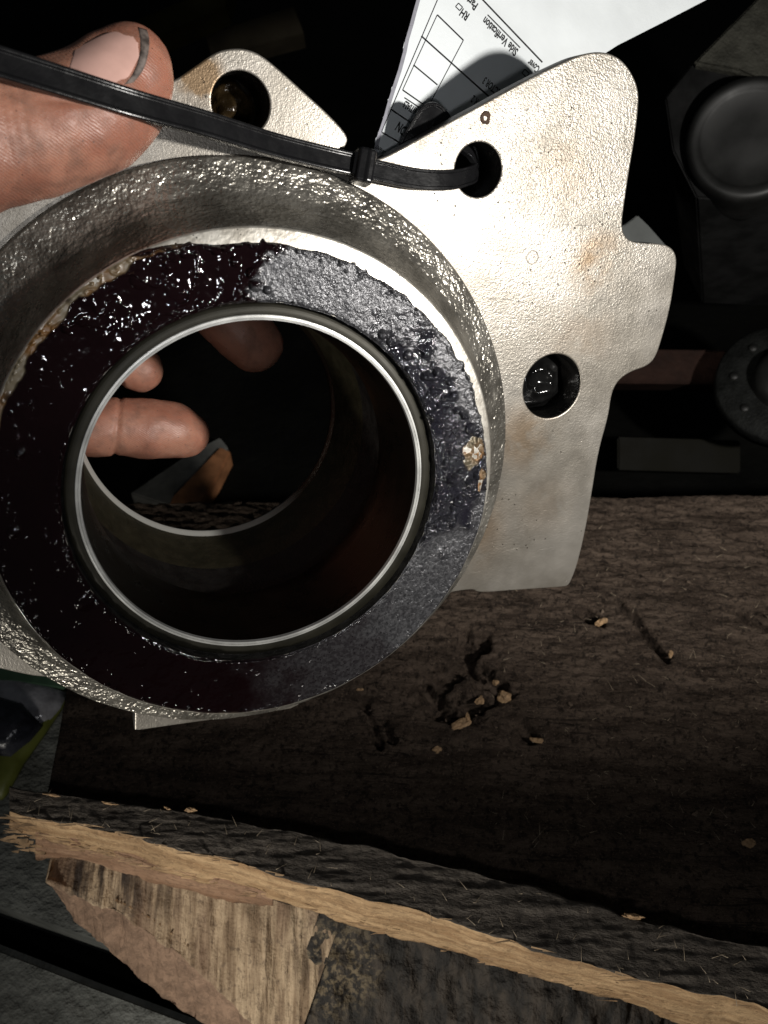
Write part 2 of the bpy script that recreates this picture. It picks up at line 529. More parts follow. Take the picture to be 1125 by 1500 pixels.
# grease film on the machined face
def grease():
    nth, nr = 1500, 190
    th = np.linspace(-np.pi, np.pi, nth, endpoint=False); deg = np.degrees(th)
    cs = np.stack([np.cos(th), np.sin(th), np.zeros(nth)], 1)
    band = 3.3 * sstep(-14, 20, deg) * sstep(112, 92, deg) * (1 - .35 * sstep(60, 20, deg))
    # cream strip left of the top: grease pulls back a little
    jag = fbm(cs * 14, 2, 4) * .38 + np.clip(fbm(cs * 34, 9, 2) - .35, 0, 1) * 1.3 * (band > 1)
    r_out = 63.9 - band + jag * (.25 + .75 * sstep(.2, 1.5, band))
    r_in = 47.42 + fbm(cs * 22, 4, 3) * .14
    u = np.linspace(0, 1, nr)
    R = r_in[:, None] + (r_out - r_in)[:, None] * u[None]
    X = R * cs[:, :1]; Y = R * cs[:, 1:2]
    P = np.stack([X, Y, np.zeros_like(X)], -1).reshape(-1, 3)
    D = np.repeat(deg, nr); Rf = R.ravel(); U = np.tile(u, nth)
    wob = fbm(P / 5, 21, 3)
    dd = D + wob * 5 + (Rf - 55) * .35
    dd = dd + fbm(P / 3.6, 23, 4) * 3.6 + (Rf - 54.5) * .9
    dry = sstep(87.5, 83.0, dd + np.clip(fbm(P / 1.1, 24, 2), -1, 1) * 1.6) * sstep(-75, -40, D + wob * 10)
    dry = np.maximum(dry, .4 * sstep(-40, -60, D) * sstep(-100, -70, D + wob * 8))
    chunk = sstep(52, 36, D + wob * 9) * sstep(-24, -14, D + wob * 6)
    inner = sstep(59.5, 55.5, Rf + wob * 2.5 - 4.5 * sstep(25, 0, D))
    chunk = chunk * inner
    dry = dry * (1 - .5 * chunk * np.clip(.6 + fbm(P / 3, 77, 2), 0, 1.6))
    # cream strip
    cr = sstep(103, 108, D) * sstep(185, 172, np.where(D < 0, D + 360, D))
    cr = cr * sstep(61.95, 62.4, Rf + fbm(P / 3.5, 31, 3) * .9) * sstep(-.55, -.25, fbm(P / 6, 33, 2))
    # tan bare patch on the right
    c2 = pl(690, 660, 2)
    q = (P[:, :2] - c2[:2]) / np.array([3.4, 4.4]); pr = np.hypot(q[:, 0], q[:, 1]) + fbm(P / 2.6, 44, 3) * .45
    c3 = pl(704, 700, 2)
    q3 = (P[:, :2] - c3[:2]) / np.array([1.2, 4.2]); p3 = np.hypot(q3[:, 0], q3[:, 1]) + fbm(P / 2.0, 45, 3) * .35
    patch = np.maximum(sstep(1.05, .85, pr), sstep(1.05, .85, p3))
    cream = np.clip(np.maximum(cr * .9, patch), 0, 1)
    # heights
    hgt = .34 + .10 * wob + .05 * fbm(P / 1.4, 50, 2)
    hgt += (1 - dry) * sstep(80, 90, D) * sstep(142, 118, D) * fbm(P / 2.7, 52, 2) * .17
    hgt += dry * (np.clip(fbm(P / .85, 61, 2) - .1, 0, 2) * .09 - .12)
    lump = np.clip(fbm(P / np.array([2.3, 1.9, 1]), 71, 3) - .08, 0, 1)
    hgt += chunk * (lump ** .7 * 1.45 + np.clip(vn(P / .8, 73), 0, 1) * .22)
    hgt -= cream * .3
    # strings and bubbles in the wet part
    rg = np.random.RandomState(5)
    wet = (1 - dry)
    grid = hgt.reshape(nth, nr)

    def bubble(b_th, b_r, rad, amp, power=1.0):
        i0 = int((b_th + np.pi) / (2 * np.pi) * nth)
        wth = int(rad * 1.3 / b_r / (2 * np.pi) * nth) + 2
        ii = (np.arange(i0 - wth, i0 + wth + 1)) % nth
        xs, ys = b_r * math.cos(b_th), b_r * math.sin(b_th)
        d = np.hypot(X[ii] - xs, Y[ii] - ys) / rad
        grid[ii] += amp * np.sqrt(np.clip(1 - d * d, 0, 1)) ** power

    for k in range(700):
        a = math.radians(rg.uniform(86, 285)); r = rg.uniform(48.2, 63)
        dens = .45 + .55 * math.sin(a * 3 + r * .3) * math.cos(r * .7 + a)
        if 200 < math.degrees(a) < 262: dens *= .35
        if 86 < math.degrees(a) < 140: dens *= .45
        if rg.rand() > dens: continue
        a = (a + np.pi) % (2 * np.pi) - np.pi
        rad = .14 + .26 * rg.rand() ** 3
        bubble(a, r, rad, rad * .85)
    for k in range(1500):            # crusty rim along the inner edge and the outer land edge
        a = rg.uniform(-np.pi, np.pi)
        rad = rg.uniform(.16, .4)
        if k % 5 < 2: bubble(a, 47.8 + rg.exponential(.25), rad, rad * .6)
        else:
            if k % 5 == 2 or (math.radians(-10) < a < math.radians(115)):
                ro = np.interp(a, th, r_out); bubble(a, ro - .25 - rg.exponential(.5), rad * 1.3, rad * 1.1)
    for px, py, rad, amp in [(124, 884, 2.2, .55), (20, 780, 1.5, .6), (293, 1010, 2.4, .28), (345, 383, 1.3, .9), (316, 366, 1.2, .8), (250, 383, 1.8, .5), (270, 372, 1.0, .8),
                             (368, 400, 1.3, 1.0), (374, 418, 1.5, 1.1), (362, 432, 1.2, .9), (392, 425, 1.0, 1.2), (232, 512, 1.5, .9), (214, 524, 1.4, .9), (198, 531, 1.2, .9), (222, 518, 1.0, 1.0),
                             (14, 880, 1.6, 1.0), (30, 665, 1.1, .7), (96, 482, 1.0, .6), (120, 470, 1.4, .45), (300, 450, 2.4, .35), (260, 420, 3.0, .3), (205, 410, 2.2, .5),
                             (640, 545, 1.3, 1.0), (690, 628, 1.7, 1.1), (660, 700, 1.5, 1.0), (668, 735, 1.2, 1.0), (700, 570, 1.3, 1.0), (706, 585, 1.0, 1.1), (575, 500, 1.6, 1.1), (560, 490, 1.2, 1.1), (598, 520, 1.4, .9)]:
        x, y, _ = pl(px, py, 2.5)
        bubble(math.atan2(y, x), math.hypot(x, y), rad, amp)
    # smooth flowing folds on the wet upper left
    fold = np.abs(vn(P / np.array([5.0, 3.4, 1]) + wob[:, None] * .5, 91)).reshape(nth, nr)
    reg = (sstep(96, 104, D) * sstep(150, 128, D)).reshape(nth, nr)
    grid += reg * (1 - sstep(0, .16, fold)) * .35
    # ridge where the wet sheet ends against the dry area
    edge = np.exp(-((dd - 89.2) / 2.4) ** 2).reshape(nth, nr); grid += edge * .42
    h = grid.ravel()
    taper = sstep(0, .05, U) * sstep(1, .955, U)
    h = h * taper + (1 - taper) * -.02
    V = P.copy(); V[:, 2] = 2.0 + h
    # overhanging curl at outer and inner edges
    me = mesh('grease_coating', V * MM, grid_quads(nth, nr, True))
    for nm, val in (('dry', dry), ('cream', cream), ('chunk', chunk)):
        at_ = me.attributes.new(nm, 'FLOAT', 'POINT'); at_.data.foreach_set('value', val.astype(np.float32))
    bm = bmesh.new(); bm.from_mesh(me); bmesh.ops.recalc_face_normals(bm, faces=bm.faces)
    if sum(f.normal.z for f in list(bm.faces)[:50]) < 0: bmesh.ops.reverse_faces(bm, faces=bm.faces)
    bm.to_mesh(me); bm.free()
    return link('grease_coating', me, housing, [M_GREASE])


grease()

# ------------------------------------------------------------------ hand gripping the housing
def skin_material():
    m = Mat('skin')
    a = m.noise(55, 4, .6); b = m.noise(170, 4, .65); c = m.noise(1200, 3)
    base = m.mix(m.ramp(a, .36, .66), (.31, .128, .084), (.43, .208, .142))
    grime = m.math('MULTIPLY', m.ramp(b, .42, .78), .6)
    base = m.mix(grime, base, (.13, .07, .05))
    base = m.mix(m.math('MULTIPLY', m.ramp(m.vor(420), .10, .05), .8), base, (.06, .035, .03))
    wv = m.n('TexWave', 0, {'wave_type': 'BANDS', 'bands_direction': 'DIAGONAL'}, Vector=m.co, Scale=620.0, Distortion=6.0, Detail=2.0, Detail_Scale=.6)
    h = m.math('ADD', m.math('MULTIPLY', c, .6), m.math('MULTIPLY', wv, .22))
    m.set(Base_Color=base, Roughness=m.rng(b, .35, .65, .36, .56), Normal=m.bump(h, .00016), Subsurface_Weight=.18, Subsurface_Radius=(.9, .35, .2), Subsurface_Scale=.003)
    return m.m


M_SKIN = skin_material()


def chain(bm, pts, n=14):
    """pts: [(vec mm in casting axes, radius mm)]"""
    for (a, ra), (b, rb) in zip(pts[:-1], pts[1:]):
        a = np.array(a, float); b = np.array(b, float)
        k = max(2, int(np.linalg.norm(b - a) / (min(ra, rb) * .22)))
        for i in range(k + 1):
            t = i / k; p = loc2w(a + (b - a) * t); r = (ra + (rb - ra) * t) * MM
            bmesh.ops.create_icosphere(bm, subdivisions=3, radius=r, matrix=Matrix.Translation(Vector(p)))


def pz(px, py, z): return pl(px, py, z)


hb = bmesh.new()
# thumb lying on the flange, tip to the right
chain(hb, [(pz(-150, 235, 0), 15.5), (pz(-40, 205, -4), 14.2), (pz(45, 196, -6.5), 13.4), (pz(115, 172, -7.5), 12.8), (pz(150, 153, -8), 12.2)])
chain(hb, [(pz(150, 153, -8), 12.0), (pz(178, 138, -10), 10.2), (pz(190, 112, -9), 9.2)])
chain(hb, [(pz(112, 168, -8), 11.2), (pz(160, 117, -9), 9.0), (pz(192, 95, -9), 8.2)])
chain(hb, [(pz(190, 112, -9), 9.2), (pz(192, 96, -9), 8.4)])
chain(hb, [(pz(60, 190, -7), 12), (pz(150, 185, -9), 9.5), (pz(188, 158, -11), 8.0)])
palm = np.array((-122, 52, -52.0))
chain(hb, [(pz(-150, 235, 0), 15.5), (np.array((-112, 78, -22)), 18), (palm, 21)])
chain(hb, [(palm, 21), (np.array((-150, 20, -62)), 24), (np.array((-190, -10, -72)), 25), (np.array((-240, -40, -84)), 27)])
# fingers behind the barrel, seen through the bore
chain(hb, [(palm, 18), (np.array((-106, 46, -92)), 11.5), (pz(20, 618, -93), 10.2), (pz(140, 626, -90), 10.3), (pz(172, 624, -90), 9.9), (pz(215, 628, -90), 10.5), (pz(255, 630, -91), 9.7), (pz(275, 636, -92), 8.2)])
chain(hb, [(palm, 18), (np.array((-104, 70, -88)), 11), (pz(110, 500, -97), 9.2), (pz(205, 541, -96), 8.0)])
chain(hb, [(palm, 18), (np.array((-80, 88, -80)), 11), (np.array((-42, 84, -98)), 10), (pz(318, 452, -96), 10.0), (pz(355, 488, -95), 10.4), (pz(372, 503, -95), 10.2)])
tm = bpy.data.meshes.new('tmp'); hb.to_mesh(tm); hb.free()
to = link('tmp', tm)
md = to.modifiers.new('r', 'REMESH'); md.mode = 'VOXEL'; md.voxel_size = .0009
ms = to.modifiers.new('s', 'SMOOTH'); ms.iterations = 14; ms.factor = .6
bpy.context.view_layer.update()
hm = bpy.data.meshes.new_from_object(to.evaluated_get(bpy.context.evaluated_depsgraph_get()))
bpy.data.objects.remove(to)
hm.name = 'person'
nv = len(hm.vertices); co_ = np.zeros(nv * 3, np.float32); hm.vertices.foreach_get('co', co_); co_ = co_.reshape(-1, 3)
no_ = np.zeros(nv * 3, np.float32); hm.vertices.foreach_get('normal', no_); no_ = no_.reshape(-1, 3)


def cam_px(Pw):
    d = np.asarray(Pw) - CAMPOS
    z = d @ FW
    return 562.5 + F * (d @ RT) / z, 750 - F * (d @ UP) / z, z


pxx, pyy, pzz = cam_px(co_)
dsp = fbm(co_ / .009, 5, 2) * .0004 + fbm(co_ / .003, 7, 2) * .0001
# skin folds: joint creases on the index finger and beside the thumb nail
front = pzz < .24
crease = np.exp(-(((pxx - 172) + .10 * (pyy - 625)) / 3.0) ** 2) * ((pyy > 560) & (pyy < 690) & (pzz > .25))
dsp -= crease * .0008
dsp -= np.exp(-(((pyy - 148) - .06 * (pxx - 95)) / 5.0) ** 2) * sstep(150, 120, pxx) * sstep(40, 90, pxx) * front * .0009
for k, x0 in enumerate((12, 25, 41)):
    dsp -= np.exp(-(((pxx - x0) - .18 * (pyy - 200)) / 2.2) ** 2) * front * (pyy > 130) * (pyy < 240) * .0004
co_ = co_ + no_ * dsp[:, None]
hm.vertices.foreach_set('co', co_.ravel())
for p in hm.polygons: p.use_smooth = True
hm.update()
hand = link('person', hm, None, [M_SKIN])
tag(hand, 'bare hand with a grimy thumb nail gripping the housing, fingertips inside the bore', 'person')

# thumb nail laid on the thumb's surface
bvh = BVHTree.FromPolygons([Vector(v) for v in co_.astype(float)], [tuple(p.vertices) for p in hm.polygons])


def drape(name, left, right, nu, nv_, lift, mats, dome=0.0, jitter=None):
    """strip between two pixel polylines projected on the skin; lift in mm"""
    left = np.array(left, float); right = np.array(right, float)
    top = []
    for i in range(nu):
        t = i / (nu - 1) * (len(left) - 1); a = min(int(t), len(left) - 2); f = t - a
        L = left[a] * (1 - f) + left[a + 1] * f; R_ = right[a] * (1 - f) + right[a + 1] * f
        for j in range(nv_):
            s = j / (nv_ - 1); q = L * (1 - s) + R_ * s
            d = (q[0] - 562.5) / F * RT - (q[1] - 750) / F * UP + FW; d /= np.linalg.norm(d)
            hit = bvh.ray_cast(Vector(CAMPOS), Vector(d))
            s2 = s
            while hit[0] is None and s2 < 1:
                s2 += .03; q = L * (1 - s2) + R_ * s2
                d = (q[0] - 562.5) / F * RT - (q[1] - 750) / F * UP + FW; d /= np.linalg.norm(d)
                hit = bvh.ray_cast(Vector(CAMPOS), Vector(d))
            top.append(np.array(hit[0]) if hit[0] is not None else CAMPOS + d * .19)
            top[-1] = np.concatenate([top[-1], np.array(hit[1]) if hit[1] is not None else -d])
    top = np.array(top); P = top[:, :3]; N = top[:, 3:]
    G = P.reshape(nu, nv_, 3).copy()
    for _ in range(6):
        G[1:-1] = .5 * G[1:-1] + .25 * (G[:-2] + G[2:]); G[:, 1:-1] = .5 * G[:, 1:-1] + .25 * (G[:, :-2] + G[:, 2:])
    P = G.reshape(-1, 3)
    a = np.repeat(np.linspace(-1, 1, nu), nv_); b = np.tile(np.linspace(-1, 1, nv_), nu)
    lf = lift + dome * (1 - a * a) * (1 - b * b)
    T = P + N * (lf * MM)[:, None]; Bt = P - N * .5 * MM
    q1 = grid_quads(nu, nv_); n = nu * nv_
    q2 = q1[:, ::-1] + n
    edge = []
    idx = np.arange(n).reshape(nu, nv_)
    per = list(idx[0, :]) + list(idx[1:, -1]) + list(idx[-1, ::-1][1:]) + list(idx[::-1, 0][1:-1])
    for x, y in zip(per, per[1:] + per[:1]): edge.append((x, y, y + n, x + n))
    me = mesh(name, np.concatenate([T, Bt]), np.concatenate([q1, q2, np.array(edge)]))
    bm = bmesh.new(); bm.from_mesh(me); bmesh.ops.recalc_face_normals(bm, faces=bm.faces); bm.to_mesh(me); bm.free()
    return link(name, me, hand, mats)


M_NAIL = plain('thumb_nail', (.55, .34, .29), .22, 0, .10, 120)
M_DIRT = plain('nail_dirt', (.105, .085, .075), .55, 0, .6, 500)
drape('thumb_nail', [(108, 72), (128, 60), (150, 48), (172, 41), (190, 38), (201, 40)],
      [(96, 112), (115, 124), (140, 128), (165, 130), (185, 122), (204, 82)], 26, 18, .0, [M_NAIL], .5)
drape('nail_dirt', [(202, 40), (205, 55), (206, 75), (201, 95), (193, 112), (182, 124)],
      [(215, 44), (219, 57), (218, 75), (213, 96), (206, 109), (195, 121)], 26, 6, .10, [M_DIRT], .2)

# ------------------------------------------------------------------ cable tie
def tie_material():
    m = Mat('black_nylon')
    m.set(Base_Color=m.mix(m.noise(200, 3), (.005, .005, .0055), (.009, .009, .010)), Roughness=m.rng(m.noise(320, 3), .3, .7, .22, .34), Normal=m.bump(m.noise(1400, 2), .00003)); m.b.inputs['Specular IOR Level'].default_value = .35
    return m.m


M_TIE = tie_material()
tie = empty('cable_tie')
tie.matrix_world = frame_matrix()
tag(tie, 'black nylon cable tie threaded through the upper flange hole and pulled across the thumb', 'cable tie')
SEC = [(-1, -.75), (-1, .45), (-.93, .75), (-.72, .75), (-.62, .35), (.62, .35), (.72, .75), (.93, .75), (1, .45), (1, -.75)]


def strap(name, pts, widths, nrm, nlen):
    G = sweep(pts, nrm, widths, SEC, nlen) * MM
    nl, k = G.shape[:2]
    q = grid_quads(nl, k, False, True)
    V = G.reshape(-1, 3)
    bm = bmesh.new(); vs = [bm.verts.new(v) for v in V]
    for f in q: bm.faces.new([vs[i] for i in f])
    bm.faces.new([vs[i] for i in range(k)]); bm.faces.new([vs[(nl - 1) * k + i] for i in range(k)])
    bmesh.ops.recalc_face_normals(bm, faces=bm.faces)
    me = bpy.data.meshes.new(name); bm.to_mesh(me); bm.free()
    o = link(name, me, tie, [M_TIE])
    b = o.modifiers.new('bevel', 'BEVEL'); b.width = .00015; b.segments = 2; b.limit_method = 'ANGLE'
    return o


n0 = np.array((-.05, .30, 1.0))
pts = [pl(-170, 38, 10), pl(0, 91, 7.5), pl(100, 122, 5.5), pl(200, 153, 2.5), pl(300, 181, -4), pl(400, 212, -11), pl(480, 232, -15), pl(540, 245, -16)]
strap('tie_tail', pts, np.array([3.1, 2.95, 2.9, 2.85, 2.8, 2.8, 2.8, 2.8]), [n0] * 8, 90)
pts = [pl(500, 238, -16.5), pl(560, 252, -17.0), pl(610, 262, -17.6), pl(655, 264, -18.6), pl(682, 259, -22), pl(696, 250, -28), pl(690, 222, -29.6),
       pl(664, 198, -29.6), pl(634, 166, -29.4), pl(608, 196, -29.4), pl(585, 232, -29), pl(548, 243, -21)]
nr = [(-.05, .3, 1), (-.02, .25, 1), (.02, .2, 1), (.1, .2, 1), (.5, .1, .8), (1, .1, .5), (.5, .3, .8), (.2, .3, 1), (0, .3, 1), (-.1, .3, 1), (-.1, .3, 1), (-.1, .3, 1)]
strap('tie_loop', pts, np.array([2.6, 2.6, 2.6, 2.5, 2.4, 2.4, 2.4, 2.6, 2.8, 2.6, 2.3, 2.2]), nr, 120)
# locking head: a short block with a slot, ratchet window and rounded rim
hc = pl(533, 245, -15.2)
tx = pl(560, 254, -15.2) - pl(510, 238, -15.2); tx /= np.linalg.norm(tx)
nn = np.array((-.05, .25, 1.0)); nn /= np.linalg.norm(nn)
ty = np.cross(nn, tx); ty /= np.linalg.norm(ty); nn = np.cross(tx, ty)
prof = [(-2.2, -2.6), (-2.6, -1.6), (-2.6, 1.3), (-2.1, 2.2), (-.5, 2.5), (.3, 2.95), (1.5, 2.9), (2.1, 2.2), (2.3, 1.0), (2.3, -2.0), (1.9, -2.6)]
stn = []
for w, s in ((-4.2, .82), (-3.95, .95), (-3.6, 1), (-1.2, 1), (1.2, 1), (3.6, 1), (3.95, .95), (4.2, .82)):
    stn.append([(hc + tx * a * s + nn * b * s + ty * w) * MM for a, b in prof])
h = loft_obj('tie_head', np.array(stn), 22, [2] * len(prof), tie, [M_TIE], smooth=False)
h.modifiers.new('bevel', 'BEVEL').width = .0002
stn = []
for w in (-2.6, 2.6):
    stn.append([(hc + tx * a + nn * b + ty * w) * MM for a, b in [(-3.1, -1.2), (-3.1, 1.0), (-2.55, 1.4), (-2.4, -1.5)]])
loft_obj('slot_rim', np.array(stn), 6, [1] * 4, tie, [M_TIE], smooth=False)

# ------------------------------------------------------------------ paper tag behind the flange
PN = np.array([.60, .12, 1.0]); PN /= np.linalg.norm(PN)
PP = CO + np.array([E1, E2, NZ]).T @ pl(550, 228, -33)


def onpaper(px, py, lift=0.0):
    r = np.array([(px - 562.5) / F, -(py - 750) / F, -1.0])
    return r * ((PP @ PN) / (r @ PN)) + PN * lift


paper = empty('paper_tag')
paper.location = Vector(W(PP))
tag(paper, 'white printed inspection tag wedged behind the top edge of the flange', 'paper tag')
paper_inv = Matrix.Translation(-Vector(W(PP)))
M_PAPER = plain('white_paper', (.78, .82, .84), .55, 0, .07, 28, .00004, 700)
M_INK = plain('black_ink', (.015, .015, .016), .6, 0, .2, 300)
edgeL = [(546, 232), (551, 205), (556, 190), (562, 172), (568, 150), (575, 128), (583, 104), (590, 78), (594, 58), (600, 38), (606, 15), (612, -6), (630, -60)]
rr = random.Random(3)
el = []
for (x0, y0), (x1, y1) in zip(edgeL[:-1], edgeL[1:]):
    for k in range(5):
        t = k / 5; el.append((x0 + (x1 - x0) * t + rr.uniform(-1.3, 1.3), y0 + (y1 - y0) * t))
out_px = el + [(630, -60), (900, -90), (1120, -62), (1034, 0), (980, 28), (905, 66), (840, 108), (760, 160), (640, 222), (575, 246)]
top = np.array([onpaper(x, y, 0) for x, y in out_px]); bot = np.array([onpaper(x, y, -.35) for x, y in out_px])
bm = bmesh.new()
tv = [bm.verts.new(paper_inv @ Vector(W(p))) for p in top]; bv = [bm.verts.new(paper_inv @ Vector(W(p))) for p in bot]
bm.faces.new(tv); bm.faces.new(bv[::-1])
for i in range(len(tv)):
    j = (i + 1) % len(tv); bm.faces.new([tv[j], tv[i], bv[i], bv[j]])
bmesh.ops.recalc_face_normals(bm, faces=bm.faces)
me = bpy.data.meshes.new('sheet'); bm.to_mesh(me); bm.free()
link('sheet', me, paper, [M_PAPER])
# grey laminate edge running beside the torn edge
lam = [(x + 2.5, y) for x, y in edgeL]
M_LAM = plain('grey_laminate', (.30, .30, .34), .5, 0, .1, 200)


def ink_line(name, a, b, w, mats=None):
    a = np.array(a, float); b = np.array(b, float); d = b - a; L = np.hypot(*d); n = np.array([-d[1], d[0]]) / L * w * .75
    ps = [onpaper(*(a + n), .06), onpaper(*(b + n), .06), onpaper(*(b - n), .06), onpaper(*(a - n), .06)]
    lo = [p - PN * .05 for p in ps]
    V = [paper_inv @ Vector(W(p)) for p in ps + lo]
    q = [(0, 1, 2, 3), (7, 6, 5, 4), (0, 4, 5, 1), (1, 5, 6, 2), (2, 6, 7, 3), (3, 7, 4, 0)]
    link(name, mesh(name, [tuple(v) for v in V], q, smooth=False), paper, mats or [M_INK])


def z1(x, y): return (530 + x * .3111, y * .3111)


for i in range(len(lam) - 1): ink_line('laminate_edge', lam[i], (lam[i + 1][0], lam[i + 1][1] - .3), 3.6, [M_LAM])
for a, b, w in [((360, -10), (92, 622), .9), ((355, 70), (192, 424), .8), ((478, 190), (310, 508), .8), ((355, 70), (478, 190), 1.3), ((280, 170), (606, 462), 1.5),
                ((243, 306), (356, 400), 1.3), ((192, 424), (310, 506), 1.3), ((135, 514), (300, 625), 1.4), ((92, 622), (210, 690), 1.3), ((565, -5), (850, 294), 1.5),
                ((592, 70), (745, 225), 1.1), ((200, 460), (270, 506), 1.1)]:
    ink_line('rule_line', z1(*a), z1(*b), w)


def box_mark(cx, cy, s):
    dx = np.array((.70, .70)) * s; dy = np.array((-.50, .60)) * s
    c = np.array((cx, cy)); P = [c, c + dx, c + dx + dy, c + dy]
    for a, b in zip(P, P[1:] + P[:1]): ink_line('tick_box', a, b, .9)


box_mark(*z1(455, 15), 8.5); box_mark(*z1(768, 326), 9)


def print_text(txt, start, end, hgt, up):
    """flat printed lettering: baseline from start to end (photo px), height vector up*hgt"""
    cu = bpy.data.curves.new('lettering', 'FONT'); cu.body = txt; cu.resolution_u = 3; cu.offset = .028
    o = bpy.data.objects.new('tmp', cu); C.objects.link(o); bpy.context.view_layer.update()
    me = bpy.data.meshes.new_from_object(o.evaluated_get(bpy.context.evaluated_depsgraph_get()))
    bpy.data.objects.remove(o); bpy.data.curves.remove(cu)
    xs = [v.co.x for v in me.vertices]; x0, x1 = min(xs), max(xs)
    s = np.array(start, float); e = np.array(end, float); u = np.array(up, float) * hgt / .72
    for v in me.vertices:
        q = s + (e - s) * (v.co.x - x0) / (x1 - x0) + u * v.co.y
        v.co = paper_inv @ Vector(W(onpaper(*q, .07)))
    me.name = 'lettering'
    link('lettering', me, paper, [M_INK])


UPV = (-.52, .85)
print_text('Side Verification', z1(738, 236), z1(582, 78), 12, UPV)
print_text('INITIALS', z1(272, 520), z1(206, 474), 10.5, UPV)
print_text('INSPECTION', z1(330, 690), z1(176, 574), 14, UPV)
print_text('RH', z1(508, 68), z1(476, 40), 12, UPV)
print_text('Part', z1(548, 20), z1(506, -22), 12, UPV)
print_text('INSPECTOR 3', z1(690, 458), z1(582, 362), 11, UPV)
print_text('INSPECTOR 2', z1(640, 545), z1(526, 448), 11, UPV)
print_text('Cover', z1(840, 318), z1(792, 276), 11, UPV)
print_text('COMPONENT', z1(150, 745), z1(70, 680), 6, UPV)

# ------------------------------------------------------------------ wood
def wood_material(name, dark, light, grain_dir_deg, gs=1.0, rough=.75, bump=.0006, fleck=None, spec=.35, fuzz=.4, str_=14, cracks=0):
    m = Mat(name)
    vec = m.n('Mapping', Vector=m.n('Mapping', Vector=m.co, Rotation=(0, 0, math.radians(-grain_dir_deg))), Scale=(str_ * gs, 130 * gs, 130 * gs))
    g = m.n('TexNoise', 0, Vector=vec, Scale=1.0, Detail=5, Roughness=.62)
    vec2 = m.n('Mapping', Vector=m.n('Mapping', Vector=m.co, Rotation=(0, 0, math.radians(-grain_dir_deg))), Scale=(230 * gs, 700 * gs, 700 * gs))
    g2 = m.n('TexNoise', 0, Vector=vec2, Scale=1.0, Detail=4, Roughness=.65)
    b = m.noise(35, 3)
    base = m.mix(m.ramp(g, .34, .66), dark, light)
    base = m.mix(m.math('MULTIPLY', m.ramp(g2, .5, .72), .3), base, tuple(c * .4 for c in dark))
    base = m.mix(m.math('MULTIPLY', m.ramp(b, .5, .7), .45), base, tuple(c * .6 for c in dark))
    if cracks:
        cv = m.n('Mapping', Vector=m.n('Mapping', Vector=m.co, Rotation=(0, 0, math.radians(-grain_dir_deg))), Scale=(11, 210, 60))
        ck = m.math('ABSOLUTE', m.math('SUBTRACT', m.n('TexNoise', 0, Vector=cv, Scale=1.0, Detail=2), .5))
        ck = m.math('MULTIPLY', m.ramp(ck, .016, .004), m.ramp(m.noise(22, 2), .45, .58))
        base = m.mix(m.math('MULTIPLY', ck, cracks), base, (.006, .004, .003))
    if fleck: base = m.mix(m.math('MULTIPLY', m.ramp(m.vor(170, feature='F1'), .15, .05), m.ramp(m.noise(90, 2), .5, .6)), base, fleck)
    fz = m.noise(300 * gs, 5, .75)
    base = m.mix(m.math('MULTIPLY', m.ramp(fz, .52, .36), fuzz), base, tuple(c * .25 for c in dark))
    base = m.mix(m.math('MULTIPLY', m.ramp(m.noise(1300, 2), .56, .72), fuzz * .6), base, tuple(min(1, c * 1.7) for c in light))
    h = m.math('ADD', m.math('MULTIPLY', g, .7), m.math('ADD', m.math('MULTIPLY', g2, .8), m.math('MULTIPLY', fz, 1.0)))
    m.set(Base_Color=base, Roughness=rough, Normal=m.bump(h, bump)); m.b.inputs['Specular IOR Level'].default_value = spec
    return m.m


M_WD = wood_material('weathered_wood', (.043, .030, .022), (.100, .073, .055), -3, 1.3, .62, .0016, fuzz=.9, str_=30, cracks=.8, spec=.15)
M_WN = wood_material('weathered_near_wood', (.042, .034, .027), (.085, .071, .058), -12, 1.8, .7, .0006, fuzz=.5, str_=30)
M_TAN = wood_material('raw_split_wood', (.28, .170, .085), (.48, .325, .18), -14, 1.2, .8, .0009, (.11, .06, .03), str_=30)
M_SPL = wood_material('brown_split_wood', (.19, .105, .06), (.33, .205, .13), -14, 1.2, .75, .0006)
M_BLK = wood_material('block_light_wood', (.20, .13, .08), (.40, .29, .19), 75, .8, .75, .0006)
M_PINK = wood_material('block_pink_wood', (.17, .108, .072), (.27, .175, .118), 60, 1.0, .8, .0008)
M_ROT = wood_material('rotten_dark_wood', (.022, .018, .014), (.06, .05, .04), 70, .7, .8, .0012)

pallet = empty('wooden_pallet', tuple(ground(700, 1150, -60)))
tag(pallet, 'worn wooden pallet, dark on top with a split tan edge, below the housing', 'pallet')
PI = Matrix.Translation(-pallet.location)


def rel(a):
    return np.asarray(a, float) - np.array(pallet.location)


GR = np.array([math.cos(math.radians(-3)), math.sin(math.radians(-3)), 0]); GP = np.array([-GR[1], GR[0], 0])


def wood_disp(a1, l1, w1, seed, fine=.0003):
    def f(P):
        q = np.stack([P @ GR / l1, P @ GP / w1, P[:, 2] / w1], 1)
        q2 = np.stack([P @ GR / .0055, P @ GP / .0019, P[:, 2] / .0019], 1)
        q3 = np.stack([P @ GR / .0022, P @ GP / .0018, P[:, 2] / .0018], 1)
        return fbm(q, seed, 3) * a1 + fbm(q2, seed + 5, 2) * fine + vn(q3, seed + 9) * fine * .7
    return f


# far deck board: gouged by nails
gouges = [(852, 893, 880, 911, 3.2), (905, 878, 975, 960, 2.6), (1085, 895, 1135, 925, 3.0), (648, 1000, 695, 945, 8.0), (655, 1040, 690, 1030, 7.0), (765, 1065, 782, 1080, 2.6), (622, 1018, 660, 1045, 6.0), (700, 985, 730, 1006, 6.0), (560, 1060, 575, 1085, 3.0), (535, 1035, 560, 1090, 2.2)]
base_disp = wood_disp(.0007, .04, .012, 11, .0007)


